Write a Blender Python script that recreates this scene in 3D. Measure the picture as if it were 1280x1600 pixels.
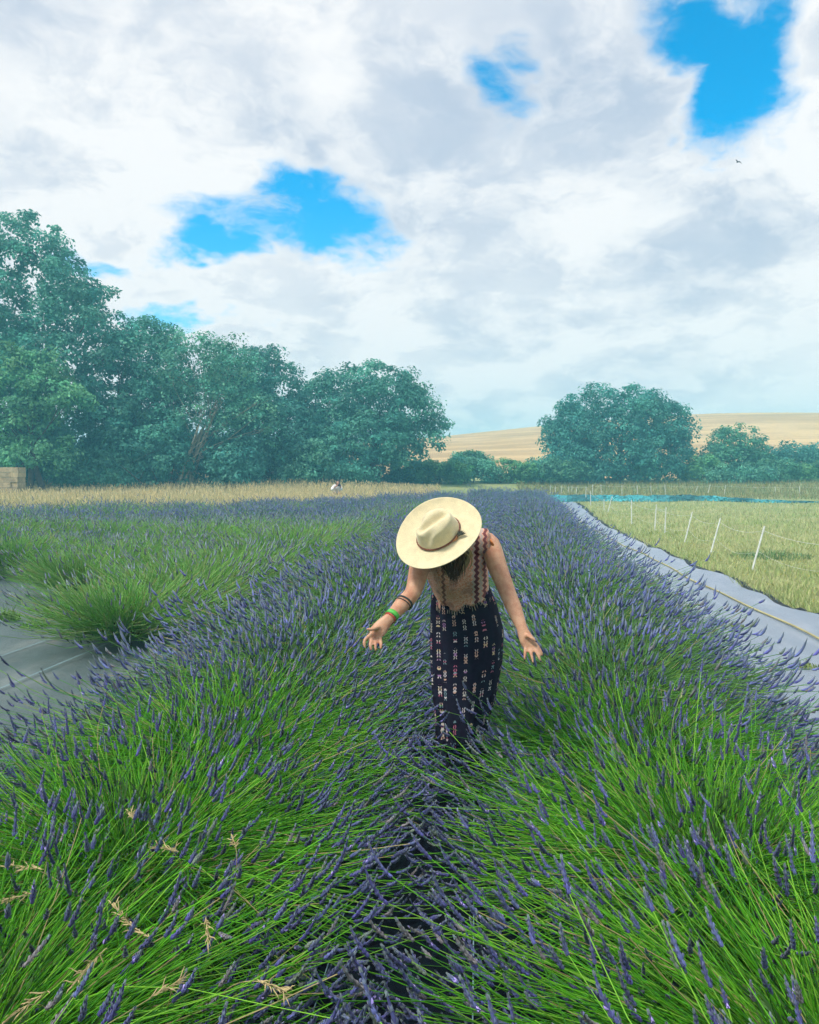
import bpy, math
import numpy as np
from mathutils import Vector

scene = bpy.context.scene
for o in list(bpy.data.objects):
    bpy.data.objects.remove(o)
COL = scene.collection
RAD = math.radians

# ------------------------------------------------------------------ camera
CAMZ = 1.6
FPX = 1283.0
YAW = math.atan((752 - 640) / FPX)
PITCH = math.atan((800 - 742) / FPX)
cam_data = bpy.data.cameras.new('camera')
cam = bpy.data.objects.new('camera', cam_data)
COL.objects.link(cam)
cam.location = (0, 0, CAMZ)
cam.rotation_euler = (math.pi / 2 - PITCH, 0, YAW)
cam_data.sensor_fit = 'HORIZONTAL'
cam_data.sensor_width = 36
cam_data.lens = 36 * FPX / 1280
cam_data.clip_start = 0.05
cam_data.clip_end = 6000
scene.camera = cam
_m = cam.rotation_euler.to_matrix()
CR = np.array(_m @ Vector((1, 0, 0)))
CU = np.array(_m @ Vector((0, 1, 0)))
CF = np.array(_m @ Vector((0, 0, -1)))
CP = np.array((0, 0, CAMZ))


def at(px, py, d):
    """point of the place seen at photo pixel (px, py), d metres along the view axis"""
    return CP + d * (CF + (px - 640) / FPX * CR - (py - 800) / FPX * CU)


# ------------------------------------------------------------------ render settings, exposure
vs = scene.view_settings
vs.view_transform = 'Standard'
vs.look = 'None'
vs.exposure = 0.5
vs.gamma = 1.0
vs.use_curve_mapping = False
scene.render.engine = 'CYCLES'
cy = scene.cycles
cy.use_denoising = True
cy.use_adaptive_sampling = True
cy.adaptive_threshold = 0.035
cy.adaptive_min_samples = 16
cy.max_bounces = 6
cy.diffuse_bounces = 3
cy.glossy_bounces = 2
cy.transmission_bounces = 3
cy.transparent_max_bounces = 4
cy.volume_bounces = 1
cy.sample_clamp_indirect = 6.0

# ------------------------------------------------------------------ sun + sky
SUN_DIR = np.array((-0.45, -0.42, 0.95))
SUN_DIR /= np.linalg.norm(SUN_DIR)
sun_data = bpy.data.lights.new('sun', 'SUN')
sun = bpy.data.objects.new('sun', sun_data)
COL.objects.link(sun)
sun_data.energy = 2.8
sun_data.angle = RAD(11)
sun_data.color = (1.0, 0.95, 0.86)
sun.rotation_euler = Vector(-SUN_DIR).to_track_quat('-Z', 'Y').to_euler()
sun.location = (0, 0, 50)

world = bpy.data.worlds.new('World')
scene.world = world
world.use_nodes = True
wt = world.node_tree
wt.nodes.clear()


class NT:
    """small helper to write node graphs as expressions"""

    def __init__(self, tree):
        self.t = tree

    def node(self, kind, **kw):
        n = self.t.nodes.new(kind)
        for k, v in kw.items():
            setattr(n, k, v)
        return n

    def put(self, sock, v):
        if isinstance(v, bpy.types.NodeSocket):
            self.t.links.new(v, sock)
        elif v is not None:
            if sock.type == 'RGBA' and len(v) == 3:
                v = (*v, 1)
            sock.default_value = v

    def math(self, op, a, b=None, c=None, clamp=False):
        n = self.node('ShaderNodeMath', operation=op, use_clamp=clamp)
        for i, v in enumerate((a, b, c)):
            if v is not None:
                self.put(n.inputs[i], v)
        return n.outputs[0]

    def vmath(self, op, a, b=None, scale=None):
        n = self.node('ShaderNodeVectorMath', operation=op)
        self.put(n.inputs[0], a)
        if b is not None:
            self.put(n.inputs[1], b)
        if scale is not None:
            self.put(n.inputs[3], scale)
        return n.outputs[1] if op in ('DOT_PRODUCT', 'LENGTH', 'DISTANCE') else n.outputs[0]

    def noise(self, vec, scale, detail=4, rough=0.5, dist=0.0, col=False):
        n = self.node('ShaderNodeTexNoise')
        self.put(n.inputs['Vector'], vec)
        n.inputs['Scale'].default_value = scale
        n.inputs['Detail'].default_value = detail
        n.inputs['Roughness'].default_value = rough
        n.inputs['Distortion'].default_value = dist
        return n.outputs[1] if col else n.outputs[0]

    def smooth(self, v, lo, hi, a=0.0, b=1.0):
        n = self.node('ShaderNodeMapRange', interpolation_type='SMOOTHSTEP')
        self.put(n.inputs[0], v)
        for i, x in enumerate((lo, hi, a, b)):
            self.put(n.inputs[i + 1], x)
        return n.outputs[0]

    def mix(self, f, a, b, blend='MIX'):
        n = self.node('ShaderNodeMix', data_type='RGBA', blend_type=blend)
        self.put(n.inputs[0], f)
        self.put(n.inputs[6], a)
        self.put(n.inputs[7], b)
        return n.outputs[2]

    def sep(self, v):
        n = self.node('ShaderNodeSeparateXYZ')
        self.put(n.inputs[0], v)
        return n.outputs

    def comb(self, x, y, z):
        n = self.node('ShaderNodeCombineXYZ')
        for i, v in enumerate((x, y, z)):
            self.put(n.inputs[i], v)
        return n.outputs[0]


w = NT(wt)
sky = w.node('ShaderNodeTexSky', sky_type='NISHITA')
sky.sun_disc = False
sky.sun_elevation = math.asin(SUN_DIR[2])
sky.sun_rotation = math.atan2(SUN_DIR[0], SUN_DIR[1])
sky.altitude = 50
sky.air_density = 1.0
sky.dust_density = 0.3
sky.ozone_density = 3.0
dirv = w.node('ShaderNodeTexCoord').outputs['Generated']
dx_, dy_, dz_ = w.sep(dirv)
# cloud layer seen from below: stretch the direction over a shallow ceiling
den = w.math('ADD', w.math('MAXIMUM', dz_, 0.0), 0.32)
cl = w.comb(w.math('DIVIDE', dx_, den), w.math('DIVIDE', dy_, den), w.math('MULTIPLY', dz_, 0.6))
wcol = w.noise(cl, 3.2, 4, 0.6, col=True)
warp = w.vmath('SUBTRACT', wcol, (0.5, 0.5, 0.5))
clw = w.vmath('ADD', cl, w.vmath('SCALE', warp, scale=0.22))
body = w.noise(clw, 1.7, 5, 0.55)
puff = w.noise(w.vmath('ADD', clw, (3.1, 7.7, 1.3)), 5.0, 7, 0.64)
wisp = puff
# openings in the cloud cover: general thin places, and the larger breaks over the field
thin = w.smooth(w.noise(w.vmath('ADD', clw, (5.5, 1.5, 0.0)), 1.1, 2, 0.55), 0.70, 0.76)
breaks = None
BREAKS = [(475, 342, 150, 58, 1.05), (350, 372, 90, 32, 0.85), (415, 300, 60, 62, 0.7), (768, 165, 46, 60, 0.95), (800, 105, 34, 46, 0.85), (740, 85, 28, 34, 0.55),
          (700, 305, 40, 34, 0.5), (640, 250, 40, 36, 0.4), (1165, 95, 74, 105, 1.1), (1090, 20, 96, 50, 1.0), (1195, 30, 60, 60, 0.9), (1045, 172, 26, 26, 0.6),
          (805, 222, 24, 24, 0.55), (295, 497, 95, 22, 0.75), (150, 412, 50, 26, 0.7), (430, 508, 60, 20, 0.5),
          (250, 395, 60, 26, 0.45), (880, 290, 24, 24, 0.38)]
dwarp = w.vmath('ADD', dirv, w.vmath('SCALE', warp, scale=0.15))
for (px, py, rx, ry, amp) in BREAKS:
    c = at(px, py, 1.0) - CP
    c /= np.linalg.norm(c)
    rel = w.vmath('SUBTRACT', dwarp, tuple(c))
    u = w.math('DIVIDE', w.vmath('DOT_PRODUCT', rel, tuple(CR)), rx / FPX)
    v = w.math('DIVIDE', w.vmath('DOT_PRODUCT', rel, tuple(CU)), ry / FPX)
    q = w.math('ADD', w.math('MULTIPLY', u, u), w.math('MULTIPLY', v, v))
    g = w.math('MULTIPLY', w.math('EXPONENT', w.math('MULTIPLY', q, -0.80)), amp)
    front = w.math('GREATER_THAN', w.vmath('DOT_PRODUCT', dirv, tuple(c)), 0.5)
    g = w.math('MULTIPLY', g, front)
    breaks = g if breaks is None else w.math('MAXIMUM', breaks, g)
hole = w.math('MAXIMUM', breaks, w.math('MULTIPLY', thin, 0.9))
hole = w.math('ADD', hole, w.math('MULTIPLY', w.math('SUBTRACT', wisp, 0.5), 1.5))
hole = w.math('ADD', hole, w.math('MULTIPLY', w.math('SUBTRACT', body, 0.5), 0.4))
clear = w.smooth(hole, 0.43, 0.92)
# cloud light: bright rims and crowns, grey bellies
lum = w.math('ADD', w.math('MULTIPLY', w.smooth(body, 0.34, 0.64), 0.55), w.math('MULTIPLY', w.smooth(puff, 0.40, 0.60), 0.45))
rim = w.smooth(hole, 0.0, 0.45)
lum = w.math('ADD', lum, w.math('MULTIPLY', rim, 0.22))
lum = w.math('ADD', lum, w.smooth(dz_, 0.32, 0.02, 0.0, 0.45), clamp=True)
ccol = w.mix(lum, (0.52, 0.60, 0.735), (1.0, 0.985, 0.985))
# the blue between
hs = w.node('ShaderNodeHueSaturation')
hs.inputs['Hue'].default_value = 0.482
hs.inputs['Saturation'].default_value = 1.5
hs.inputs['Value'].default_value = 1.7
wt.links.new(sky.outputs[0], hs.inputs['Color'])
bg1 = w.node('ShaderNodeBackground')
bg1.inputs[1].default_value = 0.10
wt.links.new(hs.outputs[0], bg1.inputs[0])
bg2 = w.node('ShaderNodeBackground')
bg2.inputs[1].default_value = 0.74
wt.links.new(ccol, bg2.inputs[0])
ms = w.node('ShaderNodeMixShader')
wt.links.new(clear, ms.inputs[0])
wt.links.new(bg2.outputs[0], ms.inputs[1])
wt.links.new(bg1.outputs[0], ms.inputs[2])
wo = w.node('ShaderNodeOutputWorld')
wt.links.new(ms.outputs[0], wo.inputs[0])


# ------------------------------------------------------------------ helpers: tags, meshes, materials
def tag(o, label=None, cat=None, group=None, kind=None):
    if label: o['label'] = label
    if cat: o['category'] = cat
    if group: o['group'] = group
    if kind: o['kind'] = kind
    return o


def empty(name, loc, rz=0.0):
    o = bpy.data.objects.new(name, None)
    COL.objects.link(o)
    o.location = loc
    o.rotation_euler = (0, 0, rz)
    o.empty_display_size = 0.1
    return o


class MB:
    """collects vertices, faces of any size, a colour per vertex and a material per face"""

    def __init__(self):
        self.v, self.c, self.f, self.m = [], [], [], []
        self.uv = []
        self.n = 0

    def add(self, verts, faces, col=(1, 1, 1), mi=0, uv=None):
        verts = np.asarray(verts, float).reshape(-1, 3)
        faces = np.asarray(faces, int)
        col = np.asarray(col, float)
        if col.ndim == 1:
            col = np.tile(col, (len(verts), 1))
        self.v.append(verts)
        self.c.append(col)
        self.f.append(faces + self.n)
        self.m.append(np.full(len(faces), mi))
        self.uv.append(np.zeros((len(verts), 2)) if uv is None else np.asarray(uv, float))
        self.n += len(verts)
        return self

    def box(self, lo, hi, col=(1, 1, 1), mi=0):
        x0, y0, z0 = lo
        x1, y1, z1 = hi
        v = [(x0, y0, z0), (x1, y0, z0), (x1, y1, z0), (x0, y1, z0), (x0, y0, z1), (x1, y0, z1), (x1, y1, z1), (x0, y1, z1)]
        f = [(0, 3, 2, 1), (4, 5, 6, 7), (0, 1, 5, 4), (1, 2, 6, 5), (2, 3, 7, 6), (3, 0, 4, 7)]
        return self.add(v, f, col, mi)

    def tube(self, pts, rad, sides=8, col=(1, 1, 1), mi=0, cap=True, ref=None, flat=1.0):
        """swept tube; rad is a number or a list; flat squeezes the second axis"""
        pts = np.asarray(pts, float)
        n = len(pts)
        rad = np.broadcast_to(np.asarray(rad, float), (n,))
        flat = np.broadcast_to(np.asarray(flat, float), (n,))
        tan = np.gradient(pts, axis=0)
        tan /= np.linalg.norm(tan, axis=1)[:, None] + 1e-12
        if ref is None:
            ref = np.array((0.31, 0.17, 0.93))
            if abs(np.dot(ref, tan.mean(0) / (np.linalg.norm(tan.mean(0)) + 1e-9))) > 0.9:
                ref = np.array((0.93, 0.21, 0.3))
        a = np.cross(tan, ref)
        a /= np.linalg.norm(a, axis=1)[:, None] + 1e-12
        b = np.cross(a, tan)
        th = np.arange(sides) / sides * 2 * np.pi
        ring = pts[:, None] + rad[:, None, None] * (np.cos(th)[None, :, None] * a[:, None] + flat[:, None, None] * np.sin(th)[None, :, None] * b[:, None])
        v = ring.reshape(-1, 3)
        i = np.arange(n - 1)[:, None] * sides
        j = np.arange(sides)[None]
        k = (j + 1) % sides
        f = np.stack([i + j, i + k, i + sides + k, i + sides + j], -1).reshape(-1, 4)
        col = np.asarray(col, float)
        if col.ndim == 2:
            col = np.repeat(col, sides, axis=0)
        self.add(v, f, col, mi)
        if cap:
            base = self.n - len(v)
            c0 = col if col.ndim == 1 else col[0]
            c1 = col if col.ndim == 1 else col[-1]
            for (ro, cc, sgn, ce) in ((0, pts[0], -1, c0), ((n - 1) * sides, pts[-1], 1, c1)):
                rv = v[ro:ro + sides]
                vv = np.vstack([rv, cc[None]])
                jj = np.arange(sides)
                kk = (jj + 1) % sides
                ff = np.stack([jj, kk, np.full(sides, sides)], -1)
                if sgn < 0:
                    ff = ff[:, ::-1]
                self.add(vv, ff, ce, mi)
        return self

    def ellipsoid(self, c, r, axes=None, nu=16, nv=10, col=(1, 1, 1), mi=0):
        axes = np.eye(3) if axes is None else np.asarray(axes, float)
        u = np.arange(nu) / nu * 2 * np.pi
        vv = np.linspace(-np.pi / 2 + 1e-3, np.pi / 2 - 1e-3, nv)
        x = np.cos(vv)[:, None] * np.cos(u)[None]
        y = np.cos(vv)[:, None] * np.sin(u)[None]
        z = np.repeat(np.sin(vv)[:, None], nu, 1)
        p = np.stack([x * r[0], y * r[1], z * r[2]], -1).reshape(-1, 3) @ axes + np.asarray(c)
        i = np.arange(nv - 1)[:, None] * nu
        j = np.arange(nu)[None]
        k = (j + 1) % nu
        f = np.stack([i + j, i + k, i + nu + k, i + nu + j], -1).reshape(-1, 4)
        self.add(p, f, col, mi)
        b = self.n - len(p)
        self.add(p[:nu], [list(range(nu))[::-1]], col, mi)
        self.add(p[-nu:], [list(range(nu))], col, mi)
        return self

    def mesh(self, name, mats, smooth=True):
        me = bpy.data.meshes.new(name)
        v = np.vstack(self.v)
        sizes = np.concatenate([np.full(len(f), f.shape[1]) for f in self.f])
        loops = np.concatenate([f.ravel() for f in self.f])
        me.vertices.add(len(v))
        me.vertices.foreach_set('co', v.ravel().astype(np.float32))
        me.loops.add(len(loops))
        me.loops.foreach_set('vertex_index', loops.astype(np.int32))
        me.polygons.add(len(sizes))
        starts = np.concatenate([[0], np.cumsum(sizes)[:-1]])
        me.polygons.foreach_set('loop_start', starts.astype(np.int32))
        me.polygons.foreach_set('loop_total', sizes.astype(np.int32))
        me.polygons.foreach_set('material_index', np.concatenate(self.m).astype(np.int32))
        me.polygons.foreach_set('use_smooth', np.full(len(sizes), smooth))
        c = np.vstack(self.c)
        a = me.attributes.new('tint', 'FLOAT_COLOR', 'POINT')
        a.data.foreach_set('color', np.hstack([c, np.ones((len(c), 1))]).ravel().astype(np.float32))
        uv = np.vstack(self.uv)
        if np.any(uv):
            l = me.uv_layers.new(name='UVMap')
            l.data.foreach_set('uv', uv[loops].ravel().astype(np.float32))
        for m in (mats if isinstance(mats, (list, tuple)) else [mats]):
            me.materials.append(m)
        me.update(calc_edges=True)
        me.validate()
        return me

    def build(self, name, mats, parent=None, smooth=True):
        return link(name, self.mesh(name, mats, smooth), parent)


def link(name, me, parent=None):
    o = bpy.data.objects.new(name, me)
    COL.objects.link(o)
    if parent is not None:
        o.parent = parent
    return o


def material(name, base=(0.5, 0.5, 0.5), rough=0.7, tint=True, spec=0.3, trans=0.0, noise=None, bump=None, metallic=0.0, fn=None, coord='Object', sheen=0.0):
    """procedural material: base colour x per-vertex tint x noise variation; trans adds light passing through thin leaves"""
    m = bpy.data.materials.new(name)
    m.use_nodes = True
    t = m.node_tree
    t.nodes.clear()
    g = NT(t)
    out = g.node('ShaderNodeOutputMaterial')
    p = g.node('ShaderNodeBsdfPrincipled')
    p.inputs['Roughness'].default_value = rough
    p.inputs['Specular IOR Level'].default_value = spec
    p.inputs['Metallic'].default_value = metallic
    if sheen:
        p.inputs['Sheen Weight'].default_value = sheen
    tc = g.node('ShaderNodeTexCoord')
    co = tc.outputs[coord]
    col = (*base, 1)
    if fn:
        col = fn(g, tc, p)
    if tint:
        at_ = g.node('ShaderNodeAttribute', attribute_name='tint')
        col = g.mix(1.0, at_.outputs['Color'], col, 'MULTIPLY')
    if noise:
        sc, lo, hi = noise
        nv = g.noise(co, sc, 5, 0.6)
        k = g.smooth(nv, 0.3, 0.7, lo, hi)
        col = g.mix(1.0, g.comb(k, k, k), col, 'MULTIPLY')
    g.put(p.inputs['Base Color'], col)
    if bump:
        sc, st, di = bump
        b = g.node('ShaderNodeBump')
        b.inputs['Strength'].default_value = st
        b.inputs['Distance'].default_value = di
        t.links.new(g.noise(co, sc, 5, 0.6), b.inputs['Height'])
        t.links.new(b.outputs[0], p.inputs['Normal'])
    sh = p.outputs[0]
    if trans:
        tr = g.node('ShaderNodeBsdfTranslucent')
        g.put(tr.inputs[0], col)
        mx = g.node('ShaderNodeMixShader')
        mx.inputs[0].default_value = trans
        t.links.new(sh, mx.inputs[1])
        t.links.new(tr.outputs[0], mx.inputs[2])
        sh = mx.outputs[0]
    t.links.new(sh, out.inputs[0])
    return m


def sstep(a, b, x):
    t = np.clip((np.asarray(x, float) - a) / (b - a), 0, 1)
    return t * t * (3 - 2 * t)


def unit(v):
    v = np.asarray(v, float)
    return v / (np.linalg.norm(v, axis=-1, keepdims=True) + 1e-12)


def grid_faces(nx, ny):
    i = np.arange(ny - 1)[:, None] * nx
    j = np.arange(nx - 1)[None]
    return np.stack([i + j, i + j + 1, i + nx + j + 1, i + nx + j], -1).reshape(-1, 4)


# ------------------------------------------------------------------ the lie of the land
def terrain(x, y):
    x, y = np.asarray(x, float), np.asarray(y, float)
    s = 36 + 12 * sstep(-6, 6, x)
    e = s + 26 - 8 * sstep(-6, 6, x)
    return 1.15 * sstep(0, 1, (y - s) / (e - s)) + 0.006 * np.maximum(0, y - e)


def row_dx(y):
    """the rows lean gently to the right as they run away"""
    y = np.asarray(y, float)
    return 0.04 * np.maximum(0, y - 4)


def path_edge(y):
    return 3.63 + 1.65 * sstep(20, 50, y)


# ground sheet ------------------------------------------------------
def meadow_colour(g, tc, p):
    o = tc.outputs['Object']
    a = g.noise(o, 0.35, 5, 0.6)
    b = g.noise(o, 6.0, 6, 0.7)
    c = g.mix(g.smooth(a, 0.35, 0.65), (0.28, 0.345, 0.13), (0.40, 0.40, 0.20))
    return g.mix(g.smooth(b, 0.3, 0.75), c, (0.19, 0.22, 0.075))


M = {}
M['meadow'] = material('meadow', tint=False, rough=0.9, spec=0.1, fn=meadow_colour, bump=(14, 0.6, 0.05))
xs = np.concatenate([[-340, -200, -100], np.arange(-60, 60.1, 1.0), [100, 200, 350]])
ys = np.concatenate([[-120, -60, -30], np.arange(-6, 100.1, 1.0), [120, 160, 240, 330, 430]])
gx, gy = np.meshgrid(xs, ys)
gz = np.where(gy > 100, terrain(gx, 100), terrain(gx, gy))
MBg = MB().add(np.stack([gx, gy, gz], -1).reshape(-1, 3), grid_faces(len(xs), len(ys)))
tag(MBg.build('ground', M['meadow']), 'level meadow ground of pale green grass', kind='structure')


# stubble hill ------------------------------------------------------
def hill_colour(g, tc, p):
    o = tc.outputs['Object']
    sx, sy, sz = g.sep(o)
    streak = g.noise(g.comb(g.math('MULTIPLY', sx, 0.035), g.math('MULTIPLY', sy, 0.22), sz), 1.0, 6, 0.62)
    patch = g.noise(g.comb(g.math('MULTIPLY', sx, 0.02), g.math('MULTIPLY', sy, 0.03), 0.0), 1.0, 4, 0.5)
    c = g.mix(g.smooth(streak, 0.36, 0.64), (0.44, 0.275, 0.115), (0.68, 0.455, 0.205))
    c = g.mix(g.math('MULTIPLY', g.smooth(patch, 0.45, 0.7), 0.6), c, (0.52, 0.31, 0.115))
    fine = g.noise(o, 1.3, 5, 0.7)
    return g.mix(g.math('MULTIPLY', g.smooth(fine, 0.45, 0.75), 0.35), c, (0.27, 0.17, 0.07))


M['stubble'] = material('wheat_stubble', tint=False, rough=0.95, spec=0.05, fn=hill_colour, bump=(0.8, 0.5, 0.3))
hx = np.linspace(-335, 345, 170)
hy = np.concatenate([np.linspace(74, 230, 100), np.linspace(240, 425, 20)])
HP = np.interp(hx, [-400, -140, -38, -7, 15, 45, 72, 115, 230, 500], [1, 3, 6.6, 9.7, 11.9, 13.8, 13.6, 12.2, 8, 2])
k = np.exp(-np.linspace(-2, 2, 13) ** 2)
HP = np.convolve(np.pad(HP, 6, 'edge'), k / k.sum(), 'valid')
HX, HY = np.meshgrid(hx, hy)
rng0 = np.random.default_rng(4)
HZ = HP[None, :] * sstep(58, 185, HY) * (1 - 0.8 * sstep(235, 430, HY)) + 1.2 * sstep(74, 95, HY) - 0.6
HZ += 0.25 * np.sin(HX * 0.05 + HY * 0.03) * sstep(80, 160, HY)
tag(MB().add(np.stack([HX, HY, HZ], -1).reshape(-1, 3), grid_faces(len(hx), len(hy))).build('hill', M['stubble']),
    'rounded golden stubble hill behind the hedge', kind='structure')


# woven weed-control fabric ------------------------------------------
def fabric_colour(g, tc, p):
    o = tc.outputs['Object']
    sx, sy, sz = g.sep(o)
    dust = g.noise(g.comb(g.math('MULTIPLY', sx, 3.0), g.math('MULTIPLY', sy, 0.6), sz), 1.0, 6, 0.62)
    blot = g.noise(o, 0.9, 5, 0.6)
    weave = g.math('MULTIPLY', g.math('SINE', g.math('MULTIPLY', sx, 2100.0)), g.math('SINE', g.math('MULTIPLY', sy, 1700.0)))
    d = g.math('MULTIPLY', g.smooth(dust, 0.40, 0.72), g.smooth(blot, 0.30, 0.65))
    worn_sheen = g.smooth(sx, 1.7, 2.1)  # path paled with dust and painted sky sheen; gap painted dark as plant shade
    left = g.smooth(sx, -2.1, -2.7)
    c = g.mix(d, g.mix(worn_sheen, (0.004, 0.006, 0.013), (0.255, 0.305, 0.385)), g.mix(worn_sheen, (0.009, 0.012, 0.021), (0.38, 0.425, 0.50)))
    c = g.mix(left, c, g.mix(d, (0.085, 0.125, 0.13), (0.20, 0.235, 0.235)))  # left sheet's reflected sheen put into its teal grey
    worn_sheen = g.math('MAXIMUM', worn_sheen, left)
    g.put(p.inputs['Specular IOR Level'], g.math('MULTIPLY_ADD', worn_sheen, 0.3, 0.07))
    soil = g.smooth(g.noise(o, 1.7, 6, 0.65), 0.60, 0.72)
    side = g.smooth(sx, -3.0, -3.9)
    c = g.mix(g.math('MULTIPLY', g.math('MULTIPLY', soil, side), 0.7), c, (0.26, 0.22, 0.17))
    b = g.node('ShaderNodeBump')
    b.inputs['Strength'].default_value = 0.8
    b.inputs['Distance'].default_value = 0.05
    hgt = g.math('ADD', g.noise(g.comb(g.math('MULTIPLY', sx, 3.0), sy, sz), 1.6, 5, 0.55), g.math('MULTIPLY', weave, 0.02))
    g.t.links.new(hgt, b.inputs['Height'])
    g.t.links.new(b.outputs[0], p.inputs['Normal'])
    return c


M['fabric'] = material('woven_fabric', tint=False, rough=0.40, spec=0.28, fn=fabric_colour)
fy = np.arange(-4, 48.01, 0.25)
fu = np.concatenate([np.linspace(0, 1, 60)[:-1] * 0.86, np.linspace(0.86, 1, 40)])
FU, FY = np.meshgrid(fu, fy)
right = path_edge(FY) + 0.05 * np.sin(FY * 1.7) + 0.03 * np.sin(FY * 4.1 + 1)
FX = -26 + (right + 26) * FU
FZ = terrain(FX, FY) + 0.03 + 0.010 * np.sin(FX * 3.1 + FY * 0.8) * np.sin(FY * 0.9 + FX * 0.4) + 0.006 * np.sin(FX * 11 + 2 * np.sin(FY * 1.3)) * np.sin(FY * 2.1)
FZ += 0.07 * sstep(0.993, 1.0, FU) * (0.45 + 0.55 * np.sin(FY * 2.3) * np.sin(FY * 0.7 + 2))
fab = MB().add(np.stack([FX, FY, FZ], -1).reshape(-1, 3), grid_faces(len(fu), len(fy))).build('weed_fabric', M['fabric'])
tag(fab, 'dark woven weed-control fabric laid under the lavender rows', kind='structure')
# fabric edge turned up against the grass, dark underside
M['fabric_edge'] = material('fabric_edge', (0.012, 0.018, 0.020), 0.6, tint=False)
rg = np.random.default_rng(12)
eb = MB()
ey = np.arange(5, 47, 0.12)
ez = 0.035 + 0.055 * np.clip(np.sin(ey * 2.3) * np.sin(ey * 0.7 + 2) + rg.normal(0, 0.35, len(ey)) - 0.15, -0.6, 1.3)
ex = path_edge(ey) + 0.05 * np.sin(ey * 1.7) + 0.03 * np.sin(ey * 4.1 + 1) + 0.03
pts = []
for s_ in (0, 1, 2, 3):
    pts.append(np.stack([ex + (-0.02, 0.01, 0.05, 0.10)[s_], ey, terrain(ex, ey) + 0.034 + ez * (0.2, 1.0, 0.75, -0.4)[s_]], -1))
pv = np.stack(pts, 1).reshape(-1, 3)
eb.add(pv, grid_faces(4, len(ey)))
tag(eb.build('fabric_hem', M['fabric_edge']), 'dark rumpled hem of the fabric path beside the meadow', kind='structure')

# sewn marking lines on the fabric
M['thread'] = material('marking_thread', (0.22, 0.36, 0.42), 0.5, tint=False)


def strip(name, xfun, y0, y1, wd, label, mat, step=0.25, lift=0.05):
    yy = np.arange(y0, y1 + 1e-6, step)
    xx = xfun(yy)
    a = np.stack([xx - wd / 2, yy, terrain(xx, yy) + lift], -1)
    b = np.stack([xx + wd / 2, yy, terrain(xx, yy) + lift], -1)
    o = MB().add(np.stack([a, b], 1).reshape(-1, 3), grid_faces(2, len(yy))).build(name, mat)
    return tag(o, label, kind='structure')


for i, x0 in enumerate((-2.36, -2.02, -3.55, -4.2, -0.49, -0.03)):
    strip('marking_line', lambda y, x0=x0: x0 + row_dx(y) * 0.9 + 0.012 * np.sin(y * 0.8 + x0), -3, 30, 0.010 if i < 4 else 0.004, 'pale marking line sewn into the fabric', M['thread'])

# yellow hose along the right-hand path
M['hose'] = material('yellow_hose', (0.46, 0.41, 0.19), 0.5, tint=False, noise=(3, 0.75, 1.1))
hyy = np.arange(5, 47.5, 0.2)
hxx = 3.15 + 1.45 * sstep(22, 50, hyy) + 0.035 * np.sin(hyy * 0.9) + 0.02 * np.sin(hyy * 2.3 + 1)
tag(MB().tube(np.stack([hxx, hyy, terrain(hxx, hyy) + 0.052], -1), 0.012, 7).build('garden_hose', M['hose']),
    'thin yellow hose lying along the grey fabric path', 'hose')

# ------------------------------------------------------------------ lavender
M['stem'] = material('lavender_stem', (1, 1, 1), 0.55, trans=0.25, spec=0.25)
M['spike'] = material('lavender_flower', (1, 1, 1), 0.75, spec=0.15, sheen=0.15)
M['leafy'] = material('lavender_leaf', (1, 1, 1), 0.7, trans=0.2, spec=0.15)

GREENS = np.array([(0.080, 0.36, 0.010), (0.135, 0.47, 0.018), (0.24, 0.55, 0.048), (0.050, 0.235, 0.013)])
PALES = np.array([(0.20, 0.48, 0.075), (0.28, 0.52, 0.13), (0.13, 0.42, 0.05), (0.33, 0.50, 0.17)])


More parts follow.
